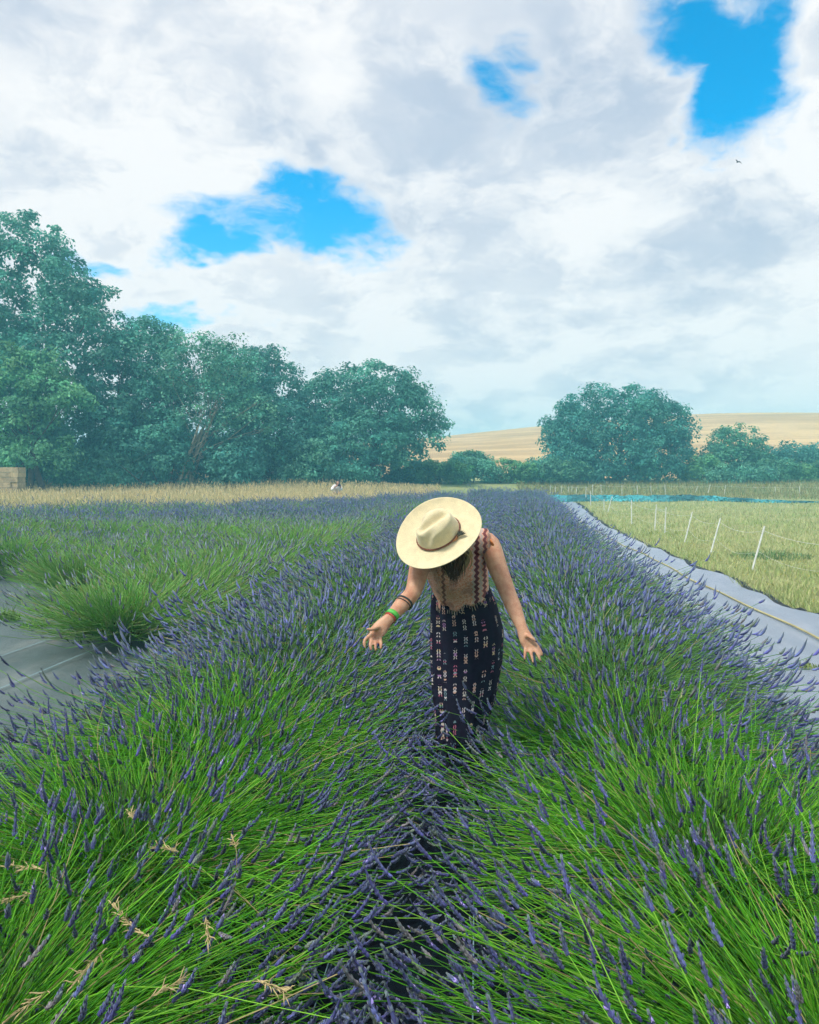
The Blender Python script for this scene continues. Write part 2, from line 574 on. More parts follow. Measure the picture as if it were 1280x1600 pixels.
def lavender_parts(seed, n_stem, n_flower, segs, lod, green=False, radius=0.0016, floppy=0.0, height=1.0):
    """stems, spikes and leafy base of one bush, as three MBs; lod 0 nearest"""
    r = np.random.default_rng(seed)
    N = n_stem
    flower = np.zeros(N, bool)
    flower[:n_flower] = True
    phi = r.uniform(0, 2 * np.pi, N)
    th = np.radians(np.where(r.random(N) < np.where(flower, 0.13, 0.24), r.uniform(4, 42, N), r.uniform(36, 80, N)))
    # uneven outline: a few sectors sit longer or shorter
    lump = 1 + 0.06 * np.sin(phi * 3 + r.uniform(0, 6)) + 0.04 * np.sin(phi * 5 + r.uniform(0, 6))
    L = (0.40 + 0.52 * np.sin(th) ** 2) * np.clip(r.normal(1.0, 0.07, N), 0.8, 1.13) * lump * height
    rim = flower & (r.random(N) < 0.76)
    th = np.where(rim, np.radians(r.uniform(53, 86, N)), th)
    L = np.where(rim, 0.745 * (1.09 - 0.46 * r.random(N) ** 1.7) * lump / np.sin(th) * height, L)
    L = np.where(flower, L * np.where(rim, 1.0, 0.90), L * r.uniform(0.58, 0.95, N))
    d0 = np.stack([np.sin(th) * np.cos(phi), np.sin(th) * np.sin(phi), np.cos(th)], -1)
    rb = 0.16 * np.sqrt(r.random(N))
    pb = phi + r.normal(0, 0.5, N)
    p0 = np.stack([rb * np.cos(pb), rb * np.sin(pb), 0.04 + 0.15 * r.random(N)], -1)
    side = np.stack([-np.sin(phi), np.cos(phi), np.zeros(N)], -1) * r.normal(0, 0.19, N)[:, None]
    droop = (0.36 + 0.30 * floppy) * np.sin(th) ** 1.5 * r.uniform(0.6, 1.4, N)
    upt = r.uniform(0.15, 0.6, N)
    wga = r.normal(0, 1, N)

    def curve(t):
        t = np.asarray(t)
        c = p0[:, None] + d0[:, None] * (L[:, None] * t[None])[..., None] + side[:, None] * (L[:, None] * (t ** 2)[None])[..., None]
        c[..., 2] += -L[:, None] * droop[:, None] * (t ** 2)[None] + L[:, None] * upt[:, None] * (np.maximum(0, t - 0.7) ** 2)[None] * 2.2 * np.sin(th)[:, None]
        wig = (0.022 * np.sin(t * 5.0))[None, :] * wga[:, None] * L[:, None]
        c = c + wig[..., None] * np.stack([-np.sin(phi), np.cos(phi), np.full(N, 0.6)], -1)[:, None]
        c[..., 2] = np.maximum(c[..., 2], 0.05)
        return c

    t = np.linspace(0, 1, segs + 1) ** 0.9
    P = curve(t)
    # stems: three-sided tapered tubes
    tan = unit(np.gradient(P, axis=1))
    ref = unit(r.normal(size=(N, 1, 3)))
    a = unit(np.cross(tan, ref))
    b = np.cross(tan, a)
    th3 = np.arange(3) / 3 * 2 * np.pi
    rr = radius * (1.15 - 0.45 * t)[None, :, None, None] * r.uniform(0.75, 1.25, N)[:, None, None, None]
    V = P[:, :, None] + rr * (np.cos(th3)[None, None, :, None] * a[:, :, None] + np.sin(th3)[None, None, :, None] * b[:, :, None])
    S1 = segs + 1
    base = (np.arange(N) * S1 * 3)[:, None, None]
    i = (np.arange(segs) * 3)[None, :, None]
    j = np.arange(3)[None, None]
    k = (j + 1) % 3
    F = np.stack([base + i + j, base + i + k, base + i + 3 + k, base + i + 3 + j], -1).reshape(-1, 4)
    pal = PALES if green else GREENS
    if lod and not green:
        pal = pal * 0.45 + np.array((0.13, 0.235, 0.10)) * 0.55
    c = pal[r.integers(0, 4, N)] * r.uniform(0.75, 1.2, N)[:, None]
    dry = r.random(N) < 0.05
    c[dry] = (0.42, 0.36, 0.16)
    C = np.repeat(c, S1 * 3, 0)
    stems = MB().add(V.reshape(-1, 3), F, C)

    # spikes
    fi = np.nonzero(flower)[0]
    n = len(fi)
    P1, T1 = P[fi, -1], tan[fi, -1]
    Ls = r.uniform(0.026, 0.062, n) * (0.66, 0.88, 1.15)[lod] * np.where(rim[fi], 1.22, 0.95)
    bend = r.uniform(0.3, 1.5, n)
    up = np.array((0, 0, 1.0))
    lead = r.normal(0, 0.25, (n, 3))
    T1 = unit(T1 + lead * 0.35)
    sp = MB()

    def axis(s):
        s = np.asarray(s)
        p = P1[:, None] + (Ls[:, None] * s[None])[..., None] * T1[:, None]
        p = p + (Ls[:, None] * (s ** 2)[None] * bend[:, None] * 0.75)[..., None] * up
        return p

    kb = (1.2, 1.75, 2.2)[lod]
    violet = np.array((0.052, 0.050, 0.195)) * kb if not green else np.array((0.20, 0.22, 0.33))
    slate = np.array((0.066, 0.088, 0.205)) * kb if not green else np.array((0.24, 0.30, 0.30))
    tipc = np.array((0.17, 0.22, 0.24))
    mixk = r.random(n)[:, None]
    cb = violet * (1 - mixk) + slate * mixk
    cb = cb * r.uniform(0.6, 1.35, n)[:, None]
    cb[r.random(n) < 0.07] = (0.20, 0.185, 0.20)
    cb[r.random(n) < 0.05] = (0.15, 0.20, 0.15)
    if lod == 0:
        W = 6
        K = 5
        s = np.concatenate([[0.0], np.linspace(0.2, 1.0, W - 1)])
        A = axis(s)
        TA = unit(np.gradient(A, axis=1))
        rf = unit(r.normal(size=(n, 1, 3)))
        e1 = unit(np.cross(TA, rf))
        e2 = np.cross(TA, e1)
        wr = np.array([0.8, 1.05, 1.05, 0.95, 0.72, 0.38]) * 0.0058
        ang = (np.arange(K) / K * 2 * np.pi)[None, None] + (np.arange(W) * 0.5)[None, :, None] + r.normal(0, 0.2, (n, W, K))
        rad = np.cos(ang)[..., None] * e1[:, :, None] + np.sin(ang)[..., None] * e2[:, :, None]
        tg = -np.sin(ang)[..., None] * e1[:, :, None] + np.cos(ang)[..., None] * e2[:, :, None]
        wrk = (wr[None, :, None] * r.uniform(0.75, 1.25, (n, W, K)))[..., None]
        Ax = A[:, :, None]
        Tx = TA[:, :, None]
        hgt = 0.0072
        v0 = Ax + rad * wrk * 0.25 - tg * 0.0034 - Tx * 0.002
        v1 = Ax + rad * wrk * 0.25 + tg * 0.0034 - Tx * 0.002
        v2 = Ax + rad * wrk * 1.05 + Tx * 0.003
        v3 = Ax + rad * wrk * 0.85 + Tx * hgt
        VV = np.stack([v0, v1, v2, v3], 3).reshape(-1, 3)
        q = np.arange(n * W * K)[:, None] * 4
        FF = np.concatenate([q + np.array([0, 1, 2]), q + np.array([0, 2, 3]), q + np.array([2, 1, 3])], 1).reshape(-1, 3)
        gt = (s ** 2.2)[None, :, None, None]
        cc = cb[:, None, None] * (1 - gt) + tipc * gt
        cc = cc * r.uniform(0.7, 1.3, (n, W, K))[..., None]
        opened = r.random((n, W, K)) < 0.018
        cc = np.where(opened[..., None], np.array((0.42, 0.33, 0.80)), cc)
        CC = np.repeat(cc.reshape(-1, 3), 4, 0)
        CC[3::4] = CC[3::4] * 1.25 + 0.012
        sp.add(VV, FF, CC)
        # the core of the spike so that it is not hollow
        rr_ = np.array([0.0016, 0.0034, 0.0036, 0.0012])
        s4 = np.array([-0.1, 0.25, 0.7, 1.06])
        A4 = axis(s4)
        TT = unit(np.gradient(A4, axis=1))
        f1 = unit(np.cross(TT, rf))
        f2 = np.cross(TT, f1)
        VC = A4[:, :, None] + rr_[None, :, None, None] * (np.cos(th3)[None, None, :, None] * f1[:, :, None] + np.sin(th3)[None, None, :, None] * f2[:, :, None])
        bs = (np.arange(n) * 12)[:, None, None]
        ii = (np.arange(3) * 3)[None, :, None]
        FC = np.stack([bs + ii + j, bs + ii + k, bs + ii + 3 + k, bs + ii + 3 + j], -1).reshape(-1, 4)
        sp.add(VC.reshape(-1, 3), FC, np.repeat(cb * 0.75, 12, 0))
    else:
        rings = 5 if lod == 1 else 4
        K = 4 if lod == 1 else 3
        s = np.linspace(-0.12, 1.05, rings)
        wr = (np.array([0.003, 0.0080, 0.0072, 0.0062, 0.0013]) if lod == 1 else np.array([0.004, 0.0092, 0.0075, 0.002])) * (1.0 if lod == 1 else 1.15)
        A = axis(s)
        TA = unit(np.gradient(A, axis=1))
        rf = unit(r.normal(size=(n, 1, 3)))
        e1 = unit(np.cross(TA, rf))
        e2 = np.cross(TA, e1)
        ang = (np.arange(K) / K * 2 * np.pi)[None, None] + (np.arange(rings) * 0.7)[None, :, None]
        wrk = wr[None, :, None] * r.uniform(0.65, 1.35, (n, rings, K))
        VV = A[:, :, None] + wrk[..., None] * (np.cos(ang)[..., None] * e1[:, :, None] + np.sin(ang)[..., None] * e2[:, :, None])
        bs = (np.arange(n) * rings * K)[:, None, None]
        ii = (np.arange(rings - 1) * K)[None, :, None]
        jj = np.arange(K)[None, None]
        kk = (jj + 1) % K
        FF = np.stack([bs + ii + jj, bs + ii + kk, bs + ii + K + kk, bs + ii + K + jj], -1).reshape(-1, 4)
        gt = np.clip(s, 0, 1)[None, :, None, None] ** 2
        cc = cb[:, None, None] * (1 - gt) + tipc * gt
        cc = cc * r.uniform(0.7, 1.35, (n, rings, K))[..., None]
        sp.add(VV.reshape(-1, 3), FF, cc.reshape(-1, 3))

    # leafy woody base
    nl = (900, 420, 140)[lod]
    ph = r.uniform(0, 2 * np.pi, nl)
    q = r.random(nl) ** 0.6
    rl = 0.42 * q
    zl = 0.03 + (0.30 * (1 - q ** 2) + 0.05) * r.random(nl) ** 0.5 * height
    pos = np.stack([rl * np.cos(ph), rl * np.sin(ph), zl], -1)
    dl = unit(np.stack([np.cos(ph) * q, np.sin(ph) * q, np.full(nl, 0.8)], -1) + r.normal(0, 0.35, (nl, 3)))
    wv = unit(np.cross(dl, r.normal(size=(nl, 3)))) * (0.004, 0.006, 0.012)[lod]
    ll = r.uniform(0.05, 0.11, nl)[:, None] * dl
    VV = np.stack([pos - wv * 0.4, pos + ll * 0.55 - wv, pos + ll, pos + ll * 0.55 + wv], 1).reshape(-1, 3)
    FF = np.arange(nl * 4).reshape(-1, 4)
    lc = np.array((0.055, 0.125, 0.035)) * r.uniform(0.6, 1.6, nl)[:, None]
    leaf = MB().add(VV, FF, np.repeat(lc, 4, 0))
    return stems, sp, leaf


VAR = {0: [], 1: [], 'g0': [], 'g1': [], 2: [], 'g2': []}
for s in range(4):
    VAR[0].append([m.mesh(nm, M[mt]) for m, nm, mt in zip(lavender_parts(100 + s, 2450, (1450, 1600, 1750)[s % 3], 5, 0), ('stems', 'flower_spikes', 'leafy_base'), ('stem', 'spike', 'leafy'))])
for s in range(4):
    VAR[1].append([m.mesh(nm, M[mt]) for m, nm, mt in zip(lavender_parts(200 + s, 1750, (1300, 1420, 1540)[s % 3], 4, 1, radius=0.0021), ('stems', 'flower_spikes', 'leafy_base'), ('stem', 'spike', 'leafy'))])
for s in range(3):
    VAR['g1'].append([m.mesh(nm, M[mt]) for m, nm, mt in zip(lavender_parts(300 + s, 1700, (190, 320)[s % 2], 4, 1, green=True, radius=0.0026, floppy=-1.0, height=1.05), ('stems', 'flower_spikes', 'leafy_base'), ('stem', 'spike', 'leafy'))])


def one_mesh(parts):
    mb = MB()
    for i, p in enumerate(parts):
        for v, c, f in zip(p.v, p.c, p.f):
            n0 = mb.n
            base = f.min() if len(f) else 0
            mb.v.append(v); mb.c.append(c); mb.f.append(f - base + n0); mb.m.append(np.full(len(f), i)); mb.uv.append(np.zeros((len(v), 2))); mb.n += len(v)
    return mb


FARMB, FARGREEN = [], []
for s in range(4):
    FARMB.append(one_mesh(lavender_parts(400 + s, 900, 700 + 40 * s, 3, 2, radius=0.0030)))
for s in range(3):
    FARGREEN.append(one_mesh(lavender_parts(500 + s, 520, 170, 3, 2, green=True, radius=0.0034, floppy=-0.6)))
far_mats = [M['stem'], M['spike'], M['leafy']]
VAR[2] = [m.mesh('lavender_plant', far_mats) for m in FARMB]
VAR['g2'] = [m.mesh('lavender_plant', far_mats) for m in FARGREEN]

_units = ['', 'first', 'second', 'third', 'fourth', 'fifth', 'sixth', 'seventh', 'eighth', 'ninth', 'tenth', 'eleventh', 'twelfth', 'thirteenth', 'fourteenth', 'fifteenth', 'sixteenth', 'seventeenth', 'eighteenth', 'nineteenth']


def ordinal(n):
    if n < 20:
        return _units[n]
    t, u = divmod(n, 10)
    return ('twentieth', 'thirtieth', 'fortieth', 'fiftieth')[t - 2] if u == 0 else ('twenty', 'thirty', 'forty', 'fifty')[t - 2] + '-' + _units[u]


ORD = ['nearest'] + [ordinal(i) + ' nearest' for i in range(2, 60)]
rp = np.random.default_rng(77)


def field_end(x):
    return np.interp(x, [-16, -11, -7, -3, 2, 6], [26.5, 30, 35, 42, 50, 50.5])


def row_start(k):
    # k = 0 right row, 1 left row, 2 next to the left ...
    return [0.75, 0.65, 7.3, 10.3, 12.0, 13.5][k] if k < 6 else 14.0


plants = []
for k in range(0, 16):
    xc = 0.80 if k == 0 else (-1.292 if k == 1 else -3.45 - 2.05 * (k - 2))
    y = row_start(k)
    n = 0
    while y < 51:
        x = xc + float(row_dx(y)) + rp.normal(0, 0.04)
        if y < (47 if k == 0 else field_end(x)):
            plants.append((k, n, x, y + rp.normal(0, 0.05)))
        y += 1.10 if k < 2 else 1.08
        n += 1


def in_view(x, y):
    v = np.array((x, y, 0.4)) - CP
    d = v @ CF
    if d < 0.5:
        return False
    px = 640 + FPX * (v @ CR) / d
    return -FPX * 1.3 / d < px < 1280 + FPX * 1.3 / d


plants = [p for p in plants if in_view(p[2], p[3])]
plants.sort(key=lambda p: p[3])
near, far = plants[:300], plants[300:]
ROWNAME = ['row right of the gap the woman walks in', 'row left of the gap the woman walks in', 'second row left of the gap', 'third row left of the gap', 'fourth row left of the gap']


def greenness(k, y, x):
    """rows further left are a paler, greener kind, turning violet towards the far end"""
    if k < 2:
        return 0.0
    g = 0.92 - 0.03 * max(0, y - 12) - (0.12 if k > 3 else 0.0)
    if k in (2, 3) and y < 12:
        g = 0.95
    return float(np.clip(g, 0.08, 1))


SPECIAL = {(0, 0): 'near lavender bush at the lower right corner, green stems showing at its heart',
           (1, 0): 'near lavender bush at the lower left corner with dry golden grass growing through',
           (2, 0): 'pale green lavender bush nearest the bare fabric at left'}
cnt = {}
for (k, n, x, y) in near:
    gr = rp.random() < greenness(k, y, x)
    if y < 4.9 and k < 2:
        meshes = VAR[0][(n * 2 + k * 3 + (n // 3)) % 4]
    elif y < 17:
        meshes = VAR['g1'][rp.integers(0, 3)] if gr else VAR[1][rp.integers(0, 4)]
    else:
        meshes = None
    sc = rp.normal(1.0, 0.06) * (1.13 if k < 2 else 1.06)
    rz = rp.uniform(0, 2 * math.pi)
    z = float(terrain(x, y)) + 0.03
    if meshes is not None:
        root = empty('lavender_plant', (x, y, z), rz)
        for nm, me in zip(('stems', 'flower_spikes', 'leafy_base'), meshes):
            tag(link(nm, me, root), kind='stuff')
    else:
        root = link('lavender_plant', (VAR['g2'] if gr else VAR[2])[rp.integers(0, 3)])
        root.location = (x, y, z)
        root.rotation_euler = (0, 0, rz)
    root.scale = (sc, sc, sc * rp.uniform(0.92, 1.06) * (0.95 if k < 2 else 1.0) * (1 + (0.2 if k < 6 else 0.0) * float(sstep(34, 46, y))))
    c = cnt.get(k, 0)
    cnt[k] = c + 1
    if (k, c) in SPECIAL:
        lab = SPECIAL[(k, c)]
    elif k < 5:
        lab = '%s lavender bush in the %s' % (ORD[c], ROWNAME[k])
    else:
        lab = '%s lavender bush among the rows at far left' % ('pale green' if gr else 'violet')
    tag(root, lab, 'lavender', 'lavender bushes planted in rows')

# the far end of the field, where the bushes run together
fm = MB()
for (k, n, x, y) in far:
    gr = rp.random() < greenness(k, y, x)
    src = (FARGREEN[rp.integers(0, 3)] if gr else FARMB[rp.integers(0, 4)])
    a = rp.uniform(0, 2 * math.pi)
    sc = rp.normal(1.08, 0.07)
    ca, sa = math.cos(a) * sc, math.sin(a) * sc
    R = np.array([[ca, sa, 0], [-sa, ca, 0], [0, 0, sc * (1 + 0.2 * float(sstep(34, 46, y)))]])
    off = np.array((x, y, float(terrain(x, y)) + 0.03))
    n0 = fm.n
    for v, c, f, mi in zip(src.v, src.c, src.f, src.m):
        fm.v.append(v @ R + off); fm.c.append(c); fm.f.append(f + n0); fm.m.append(mi); fm.uv.append(np.zeros((len(v), 2)))
        fm.n += len(v)
if far:
    tag(fm.build('lavender_mass', far_mats), 'far lavender running together below the trees', 'lavender', kind='stuff')

# ------------------------------------------------------------------ grass
M['grass'] = material('grass_blade', (1, 1, 1), 0.75, trans=0.3, spec=0.1)


def blades(pos, hgt, wid, cols, lean, r, segs=2, head=None):
    """curved blades of grass (tapered strips); head = (length, width, colour) gives seed heads"""
    n = len(pos)
    ph = r.uniform(0, 2 * np.pi, n)
    d = np.stack([np.cos(ph), np.sin(ph), np.zeros(n)], -1)
    sd = np.stack([-np.sin(ph + r.normal(0, 0.8, n)), np.cos(ph), np.zeros(n)], -1)
    ln = r.uniform(lean[0], lean[1], n)
    t = np.linspace(0, 1, segs + 1)
    P = pos[:, None] + (hgt[:, None] * t)[..., None] * np.array((0, 0, 1.0)) * (1 - 0.25 * (ln[:, None] * t))[..., None] + (hgt * ln)[:, None, None] * d[:, None] * (t ** 2)[None, :, None]
    wv = (wid[:, None] * (1 - 0.85 * t))[..., None] * sd[:, None] * 0.5
    V = np.stack([P - wv, P + wv], 2).reshape(-1, 3)
    S = segs + 1
    b = (np.arange(n) * S * 2)[:, None]
    i = (np.arange(segs) * 2)[None]
    F = np.stack([b + i, b + i + 1, b + i + 3, b + i + 2], -1).reshape(-1, 4)
    mb = MB().add(V, F, np.repeat(cols, S * 2, 0))
    if head is not None:
        hl, hw, hc = head
        e = unit(P[:, -1] - P[:, -2])
        p = P[:, -1]
        ss = sd * hw
        hh = hl * r.uniform(0.6, 1.3, n)[:, None]
        V = np.stack([p, p + e * hh * 0.4 - ss, p + e * hh, p + e * hh * 0.4 + ss], 1).reshape(-1, 3)
        hcol = np.asarray(hc) * r.uniform(0.75, 1.2, n)[:, None]
        mb.add(V, np.arange(n * 4).reshape(-1, 4), np.repeat(hcol, 4, 0))
    return mb


rg = np.random.default_rng(31)
# mown meadow on the right
n = 105000
yy = 1 / rg.uniform(1 / 57.0, 1 / 7.0, n)
xx = path_edge(yy) + 0.02 + (rg.random(n) ** 0.9) * (yy * 0.62 + 1.5)
ok = xx < yy * 0.56 + 1.5
xx, yy = xx[ok], yy[ok]
n = len(xx)
patch = 0.5 + 0.5 * np.sin(xx * 0.9 + 1.3 * np.sin(yy * 0.35)) * np.sin(yy * 0.55 + xx * 0.2)
edge = np.exp(-(xx - path_edge(yy)) / 0.35)
hgt = rg.uniform(0.035, 0.10, n) * (1 + 0.9 * edge) * (1 + yy / 60)
green = np.array((0.28, 0.41, 0.12)); straw = np.array((0.53, 0.51, 0.27))
mixk = np.clip(0.25 + 0.5 * patch + rg.normal(0, 0.28, n) - 0.2 * edge + 0.006 * yy, 0, 1)[:, None]
cols = (green * (1 - mixk) + straw * mixk) * rg.uniform(0.75, 1.2, n)[:, None]
pos = np.stack([xx, yy, terrain(xx, yy) - 0.005], -1)
tag(blades(pos, hgt, 0.006 + 0.0009 * yy, cols, (0.1, 0.9), rg, 1).build('meadow_grass', M['grass'], smooth=False), 'short pale green meadow grass right of the path', 'grass', kind='stuff')
# yellow flowers dotted through it
n = 260
yy = 1 / rg.uniform(1 / 22.0, 1 / 9.0, n)
xx = path_edge(yy) + 0.3 + rg.random(n) ** 1.3 * 4
fl = MB()
for x, y in zip(xx, yy):
    h = rg.uniform(0.05, 0.12)
    a = rg.uniform(0, 6.28)
    z = float(terrain(x, y)) + h
    q = 0.011
    th = np.arange(5) / 5 * 2 * np.pi + a
    v = np.vstack([[x, y, z - 0.004], np.stack([x + q * np.cos(th), y + q * np.sin(th), np.full(5, z + 0.003)], -1)])
    fl.add(v, [(0, i + 1, (i + 1) % 5 + 1) for i in range(5)], (0.72, 0.55, 0.03))
tag(fl.build('meadow_flowers', M['grass'], smooth=False), 'tiny yellow flowers scattered in the meadow grass', 'flowers', kind='stuff')

# tall straw-coloured grass in front of the trees on the left
n = 48000
xx = rg.uniform(-40, -2.5, n)
y0 = field_end(xx) + 0.8
yy = y0 + rg.random(n) * np.maximum(6.0, 48.5 - y0)
hgt = rg.uniform(0.45, 0.95, n) * (1.0 - 0.45 * sstep(-14, 0, xx))
mixk = np.clip(0.72 + rg.normal(0, 0.25, n) - 0.5 * sstep(-9, 0, xx), 0, 1)[:, None]
cols = (np.array((0.17, 0.22, 0.07)) * (1 - mixk) + np.array((0.84, 0.72, 0.38)) * mixk) * rg.uniform(0.8, 1.2, n)[:, None]
pos = np.stack([xx, yy, terrain(xx, yy) - 0.01], -1)
tag(blades(pos, hgt, np.full(n, 0.036), cols, (0.05, 0.45), rg, 1, (0.13, 0.013, (0.78, 0.64, 0.34))).build('tall_dry_grass', M['grass'], smooth=False),
    'tall straw-coloured grass between the lavender and the trees', 'grass', kind='stuff')
# rough bank of grass on the right, under the hedge
n = 26000
xx = rg.uniform(2.5, 48, n)
yy = rg.uniform(51.5, 63, n)
hgt = rg.uniform(0.12, 0.42, n)
mixk = np.clip(0.5 + rg.normal(0, 0.3, n), 0, 1)[:, None]
cols = (np.array((0.15, 0.22, 0.07)) * (1 - mixk) + np.array((0.42, 0.33, 0.15)) * mixk) * rg.uniform(0.8, 1.2, n)[:, None]
pos = np.stack([xx, yy, terrain(xx, yy) - 0.01], -1)
tag(blades(pos, hgt, np.full(n, 0.04), cols, (0.05, 0.6), rg, 1).build('bank_grass', M['grass'], smooth=False), 'rough grass on the bank below the right-hand hedge', 'grass', kind='stuff')

# ------------------------------------------------------------------ trees and shrubs
M['bark'] = material('bark', (0.13, 0.105, 0.08), 0.9, tint=True, spec=0.1, noise=(6, 0.6, 1.2), bump=(12, 0.8, 0.05))
M['leaf'] = material('tree_leaf', (1, 1, 1), 0.6, trans=0.38, spec=0.25)


def crown_mesh(seed, lobes, n_clump, leaves, clump_r, leaf, base_col, inner=0.3, top=0.35):
    n_clump = int(n_clump * 1.2)
    leaves = int(leaves * 1.0)
    clump_r = clump_r * 1.12
    leaf = leaf * 1.1
    """leaf-sized faces gathered in clumps over the union of ellipsoid lobes (centre, radii); returns mesh builder and clump centres"""
    r = np.random.default_rng(seed)
    C, Wt = [], np.array([l[1][0] * l[1][2] for l in lobes])
    Wt = Wt / Wt.sum()
    cen = np.array([l[0] for l in lobes], float)
    rad = np.array([l[1] for l in lobes], float)
    tries = 0
    while len(C) < n_clump and tries < n_clump * 30:
        tries += 1
        i = r.choice(len(lobes), p=Wt)
        d = unit(r.normal(size=3))
        if d[2] < -0.75:
            continue
        s = r.uniform(0.80, 1.04) if r.random() > inner else r.uniform(0.45, 0.8)
        p = cen[i] + d * rad[i] * s
        q = (((p - cen) / rad) ** 2).sum(1)
        q[i] = 9
        if q.min() < 0.5 and r.random() < 0.75:
            continue
        C.append(np.concatenate([p, d]))
    C = np.array(C)
    P, D = C[:, :3], C[:, 3:]
    nC = len(P)
    cr = clump_r * r.uniform(0.55, 1.35, nC)
    idx = np.repeat(np.arange(nC), leaves)
    n = len(idx)
    dv = unit(r.normal(size=(n, 3)) + D[idx] * 0.7 + np.array((0, 0, top)))
    rr = r.random(n) ** 0.45
    pos = P[idx] + dv * (cr[idx] * rr)[:, None] * np.array((1.1, 1.1, 0.78))
    nrm = unit(dv + np.array((0, 0, 0.55)) + r.normal(0, 0.55, (n, 3)))
    ax = unit(np.cross(nrm, r.normal(size=(n, 3))))
    ay = np.cross(nrm, ax)
    ls = leaf * r.uniform(0.6, 1.4, n)[:, None]
    V = np.stack([pos - ax * ls * 0.55, pos - ay * ls * 0.34 + nrm * ls * 0.10, pos + ax * ls * 0.6, pos + ay * ls * 0.34 + nrm * ls * 0.10], 1).reshape(-1, 3)
    ck = r.uniform(0.6, 1.35, nC)[idx][:, None]
    hue = r.normal(0, 1, nC)[idx][:, None]
    col = np.asarray(base_col)[None] * ck * r.uniform(0.75, 1.3, (n, 1)) * (1 + hue * np.array((0.10, 0.0, -0.04)))
    mb = MB().add(V, np.arange(n * 4).reshape(-1, 4), np.repeat(np.clip(col, 0.004, 1), 4, 0))
    return mb, P


def limb(mb, a, b, r0, r1, r, col=(1, 1, 1), bend=0.12, n=6, sides=6):
    a, b = np.asarray(a, float), np.asarray(b, float)
    t = np.linspace(0, 1, n)[:, None]
    ln = np.linalg.norm(b - a)
    off = r.normal(0, bend * ln, 3) * np.array((1, 1, 0.4))
    p = a + (b - a) * t + off * (t * (1 - t)) * 2 + np.array((0, 0, 0.12 * ln)) * (t * (1 - t))
    mb.tube(p, r0 + (r1 - r0) * np.linspace(0, 1, n), sides, col)
    return p


def tree(name, label, cat, base, lobes, seed, n_clump, leaves, clump_r, leaf, col, trunk_r=0.3, stems=1, n_limb=14, group=None, pale=False, hgt=None, twigs=0):
    """tapered trunk(s) and limbs under a crown of leaf clumps; lobes are relative to the base"""
    r = np.random.default_rng(seed + 900)
    root = empty(name, base)
    mb, P = crown_mesh(seed, lobes, n_clump, leaves, clump_r, leaf, col)
    mb.build('crown', M['leaf'], root, smooth=False)['kind'] = 'stuff'
    tb = MB()
    bc = (3.2, 3.5, 3.3) if pale else (1, 1, 1)
    top = max(l[0][2] for l in lobes)
    cx = np.mean([l[0][0] for l in lobes]); cyy = np.mean([l[0][1] for l in lobes])
    for s in range(stems):
        o = r.normal(0, 0.25 * (stems > 1), 3) * np.array((1, 1, 0))
        e = np.array((cx, cyy, top * 0.72)) + r.normal(0, 0.9 * (stems > 1) + 0.2, 3) * np.array((1, 1, 0.3))
        sp = limb(tb, o + np.array((0, 0, -0.1)), e, trunk_r, trunk_r * 0.25, r, bc, 0.07, 9, 8)
        for q in P[r.choice(len(P), min(len(P), max(3, n_limb // stems)), replace=False)]:
            k = np.clip(q[2] / max(e[2], 0.1) * 0.55, 0.12, 0.92)
            st = sp[int(k * (len(sp) - 1))]
            lp = limb(tb, st, q, trunk_r * 0.38 * (1.1 - k), trunk_r * 0.06 + 0.008, r, bc, 0.12)
            for _ in range(twigs):
                q2 = P[np.argsort(((P - q) ** 2).sum(1))[r.integers(1, 6)]]
                limb(tb, lp[3 + r.integers(0, 2)], q2, trunk_r * 0.12, 0.008, r, bc, 0.1, 5, 5)
    tb.build('trunk', M['bark'], root)
    return tag(root, label, cat, group)


def lobes_px(base, lst):
    """ellipsoids given by photo centre, half sizes in pixels and distance, relative to the base"""
    out = []
    for (px, py, rx, ry, d) in lst:
        c = at(px, py, d) - np.asarray(base)
        sx, sz = rx * d / FPX, ry * d / FPX
        out.append((tuple(c), (sx, min(sx, 1.15 * sz, 4.5), sz)))
    return out


def gbase(px, d):
    p = at(px, 742, d)
    return (p[0], p[1], float(terrain(p[0], p[1])))


GC = (0.10, 0.335, 0.245)
GD = (0.082, 0.285, 0.225)
GL = (0.135, 0.385, 0.26)
TG = 'trees along the left side of the field'
b = gbase(20, 48)
tree('sycamore_tree', 'tallest broad tree rising at the left edge', 'tree', b,
     lobes_px(b, [(15, 430, 95, 95, 48), (75, 470, 88, 85, 47.5), (120, 560, 88, 110, 47), (30, 600, 120, 120, 47), (-60, 470, 110, 130, 49), (110, 660, 100, 80, 47), (-20, 690, 110, 70, 46), (150, 705, 60, 50, 47), (60, 715, 90, 40, 47.5)]),
     11, 560, 85, 0.72, 0.19, GC, 0.42, 1, 26, TG)
b = gbase(55, 43)
tree('sycamore_tree', 'lower light green tree leaning out in front of the tallest tree', 'tree', b,
     lobes_px(b, [(20, 590, 80, 42, 43.5), (70, 625, 60, 38, 43), (10, 650, 70, 40, 43.5), (60, 705, 60, 30, 43)]),
     12, 150, 85, 0.6, 0.17, (0.155, 0.40, 0.19), 0.2, 2, 12, TG)
b = gbase(215, 49)
tree('round_tree', 'rounded tree beside the tallest tree, second from the left', 'tree', b,
     lobes_px(b, [(222, 565, 58, 65, 49), (190, 640, 70, 80, 48), (250, 640, 55, 80, 48.5), (215, 700, 75, 50, 47.5)]),
     13, 260, 80, 0.66, 0.17, GC, 0.26, 2, 16, TG)
b = gbase(275, 47)
